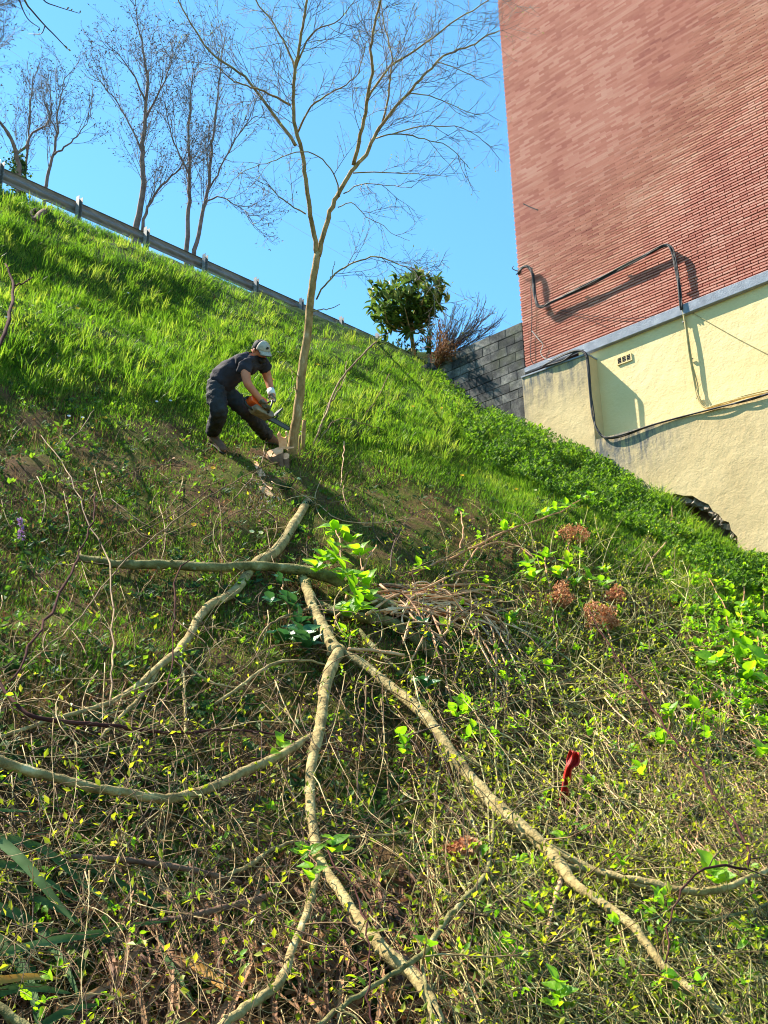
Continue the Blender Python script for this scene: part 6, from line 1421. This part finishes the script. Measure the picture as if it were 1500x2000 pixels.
for pts, w_ in [([(-60, 1620, .6), (0, 1645, .6), (50, 1690, .6), (100, 1750, .58), (148, 1805, .55)], 30), ([(-60, 1628, .45), (20, 1640, .45), (90, 1662, .45), (150, 1715, .42), (230, 1775, .4)], 22), ([(-60, 1690, .4), (20, 1690, .45), (90, 1720, .5), (150, 1760, .5)], 20), ([(-60, 1870, .45), (20, 1858, .5), (100, 1838, .5), (200, 1822, .5), (270, 1805, .5), (330, 1800, .5)], 22), ([(-60, 1570, .5), (0, 1582, .5), (70, 1585, .5)], 10), ([(-60, 1640, .3), (30, 1632, .35), (100, 1625, .35)], 10),
               ([(-60, 1760, .3), (40, 1790, .3), (110, 1860, .3), (160, 1960, .3)], 30), ([(-60, 1800, .3), (20, 1860, .3), (60, 1930, .3), (80, 2040, .3)], 34), ([(40, 2040, .4), (120, 1980, .4), (200, 1960, .35)], 24), ([(-60, 1960, .35), (40, 1930, .35), (140, 1940, .3)], 26), ([(150, 1690, .3), (210, 1710, .35), (290, 1760, .3), (380, 1790, .3)], 16), ([(280, 1700, .25), (292, 1740, .25), (310, 1800, .25)], 14), ([(310, 1830, .25), (330, 1880, .25), (380, 1960, .25)], 20), ([(-60, 1700, .2), (60, 1750, .25), (140, 1790, .25), (200, 1850, .2)], 22)]:
    ribbon(pts, w_ * .72).build('leaf', m_strap, ph, smooth=True)
for k, (pts, w_, mt, lab) in enumerate([([(-60, 1912, .4), (0, 1915, .45), (60, 1908, .45), (120, 1912, .45)], 16, m_orange_leaf, 'orange dead strap leaf at the left edge near the bottom'), ([(350, 1870, .3), (400, 1900, .3), (440, 1930, .3), (475, 1950, .3)], 20, m_orange_leaf, 'bright orange dead leaf curled in the lower heap'), ([(225, 1935, .3), (240, 1945, .3), (252, 1952, .3)], 14, m_orange_leaf, 'small orange leaf scrap deep in the bottom left')]):
    tag(ribbon(pts, w_).build('dead_strap_leaf', mt, smooth=True, loc=glift([pts[0][:2]])[0]), lab, 'leaf', 'orange dead strap leaves')
for k, (pts, lab) in enumerate([([(110, 1672, .25, 12), (190, 1676, .3, 18), (250, 1680, .3, 16), (320, 1690, .3, 18), (390, 1702, .3, 16), (470, 1725, .25, 12)], 'split reddish dead trunk lying in the lower left heap'), ([(290, 1800, .3, 12), (360, 1792, .3, 18), (430, 1775, .3, 20), (500, 1758, .3, 20), (530, 1745, .3, 14)], 'brown dead trunk lying below the split one'), ([(600, 1770, .2, 18), (680, 1800, .2, 22), (750, 1850, .2, 22), (800, 1880, .2, 18)], 'reddish dead trunk under the lowest limb'), ([(1060, 1870, .4, 10), (1075, 1790, .5, 16), (1095, 1720, .5, 18), (1105, 1690, .5, 14)], 'pale broken upright snag below the red cloth'), ([(1125, 1640, .4, 12), (1132, 1560, .5, 18), (1138, 1500, .5, 18), (1135, 1455, .5, 14)], 'dark dead upright post beside the red cloth'), ([(1158, 1690, .4, 14), (1155, 1640, .4, 16), (1156, 1600, .4, 14)], 'short brown stub right of the dark post'), ([(1150, 1675, .4, 10), (1190, 1665, .4, 12), (1230, 1660, .4, 10)], 'broken stick lying against the short brown stub')]):
    X, r = limb_pts(pts); r = r * (.62 if k > 2 else .85); e = empty('dead_log', X[0], lab, 'dead wood', 'dead trunks and snags'); r = r * (1 + .18 * np.sin(np.arange(len(r)) * 2.3 + k)); T = Tubes(); T.add(X, r, .5, 9); T.build('stem', m_deadwood if k != 3 else m_cane, e)
    T = Tubes(); pr = random.Random(k)
    for _ in range(7):
        j = pr.randrange(1, len(X) - 5); o3 = np.array([pr.gauss(0, 1), pr.gauss(0, 1), pr.gauss(0, 1)]); o3 = unit(o3) * r[j] * .9
        T.add(X[j:j + 5] + o3, np.array([.1, .3, .32, .25, .08]) * r[j], .5, 4)
    T.build('bark_strip', m_cane if k % 2 else m_deadwood, e)
mb = MB(); r2 = np.random.default_rng(5)
for i in range(420):
    x = r2.uniform(200, 900); y = r2.uniform(1680, 2010); a = r2.normal(1.3, .7); L = r2.uniform(60, 190); l = r2.uniform(.04, .3)
    rb = ribbon([(x, y, l), (x + math.cos(a) * L / 2 + r2.normal(0, 8), y + math.sin(a) * L / 2, l + .04), (x + math.cos(a) * L, y + math.sin(a) * L, l)], r2.uniform(4, 13), r2.normal(0, .4))
    for V_, F_ in zip(rb.v, rb.f): mb.add(V_, F_, r2.random())
tag(mb.build('dead_fronds', m_dead), kind='stuff')
# red cloth hanging in folds
Zr = float(proj(glift([(1110, 1540)], .68)[0])[2]); V = []; nr, nc = 22, 12
le = [(1113, 1465), (1108, 1480), (1105, 1495), (1100, 1515), (1097, 1535), (1094, 1555), (1090, 1575), (1088, 1592)]
ri = [(1131, 1470), (1132, 1492), (1118, 1502), (1116, 1520), (1112, 1540), (1113, 1560), (1110, 1580), (1101, 1600)]
Lq = smooth_line(le, nr); Rq = smooth_line(ri, nr)
for i in range(nr):
    for j in range(nc):
        u = j / (nc - 1); q_ = Lq[i] * (1 - u) + Rq[i] * u; V.append(at(q_[0], q_[1], Zr + .03 * math.sin(u * 11 + i * .25) + .02 * math.sin(i * .9)))
q = [[i * nc + j, (i + 1) * nc + j, (i + 1) * nc + j + 1, i * nc + j + 1] for i in range(nr - 1) for j in range(nc - 1)]
mb = MB(); mb.add(np.array(V), np.array(q)); o = mb.build('red_cloth', m_red, smooth=True, loc=V[0]); s_ = o.modifiers.new('th', 'SOLIDIFY'); s_.thickness = .004
tag(o, 'bright red strip of cloth hanging in the right-hand brushwood', 'cloth')
# rusty stump near the rail and a pale rag
X, r = limb_pts([(68, 432, .05, 12), (78, 420, .15, 14), (88, 412, .25, 12), (100, 405, .3, 8)]); e = empty('rotten_log', X[0], 'rusty brown rotten log on the grass below the rail at the left', 'log'); T = Tubes(); T.add(X, r * 1.2, .5, 8); T.build('stem', m_deadwood, e)
X, r = limb_pts([(66, 430, .05, 8), (60, 415, .1, 9), (72, 408, .2, 6)]); T = Tubes(); T.add(X, r, .5, 6); T.build('stub', m_deadwood, e)
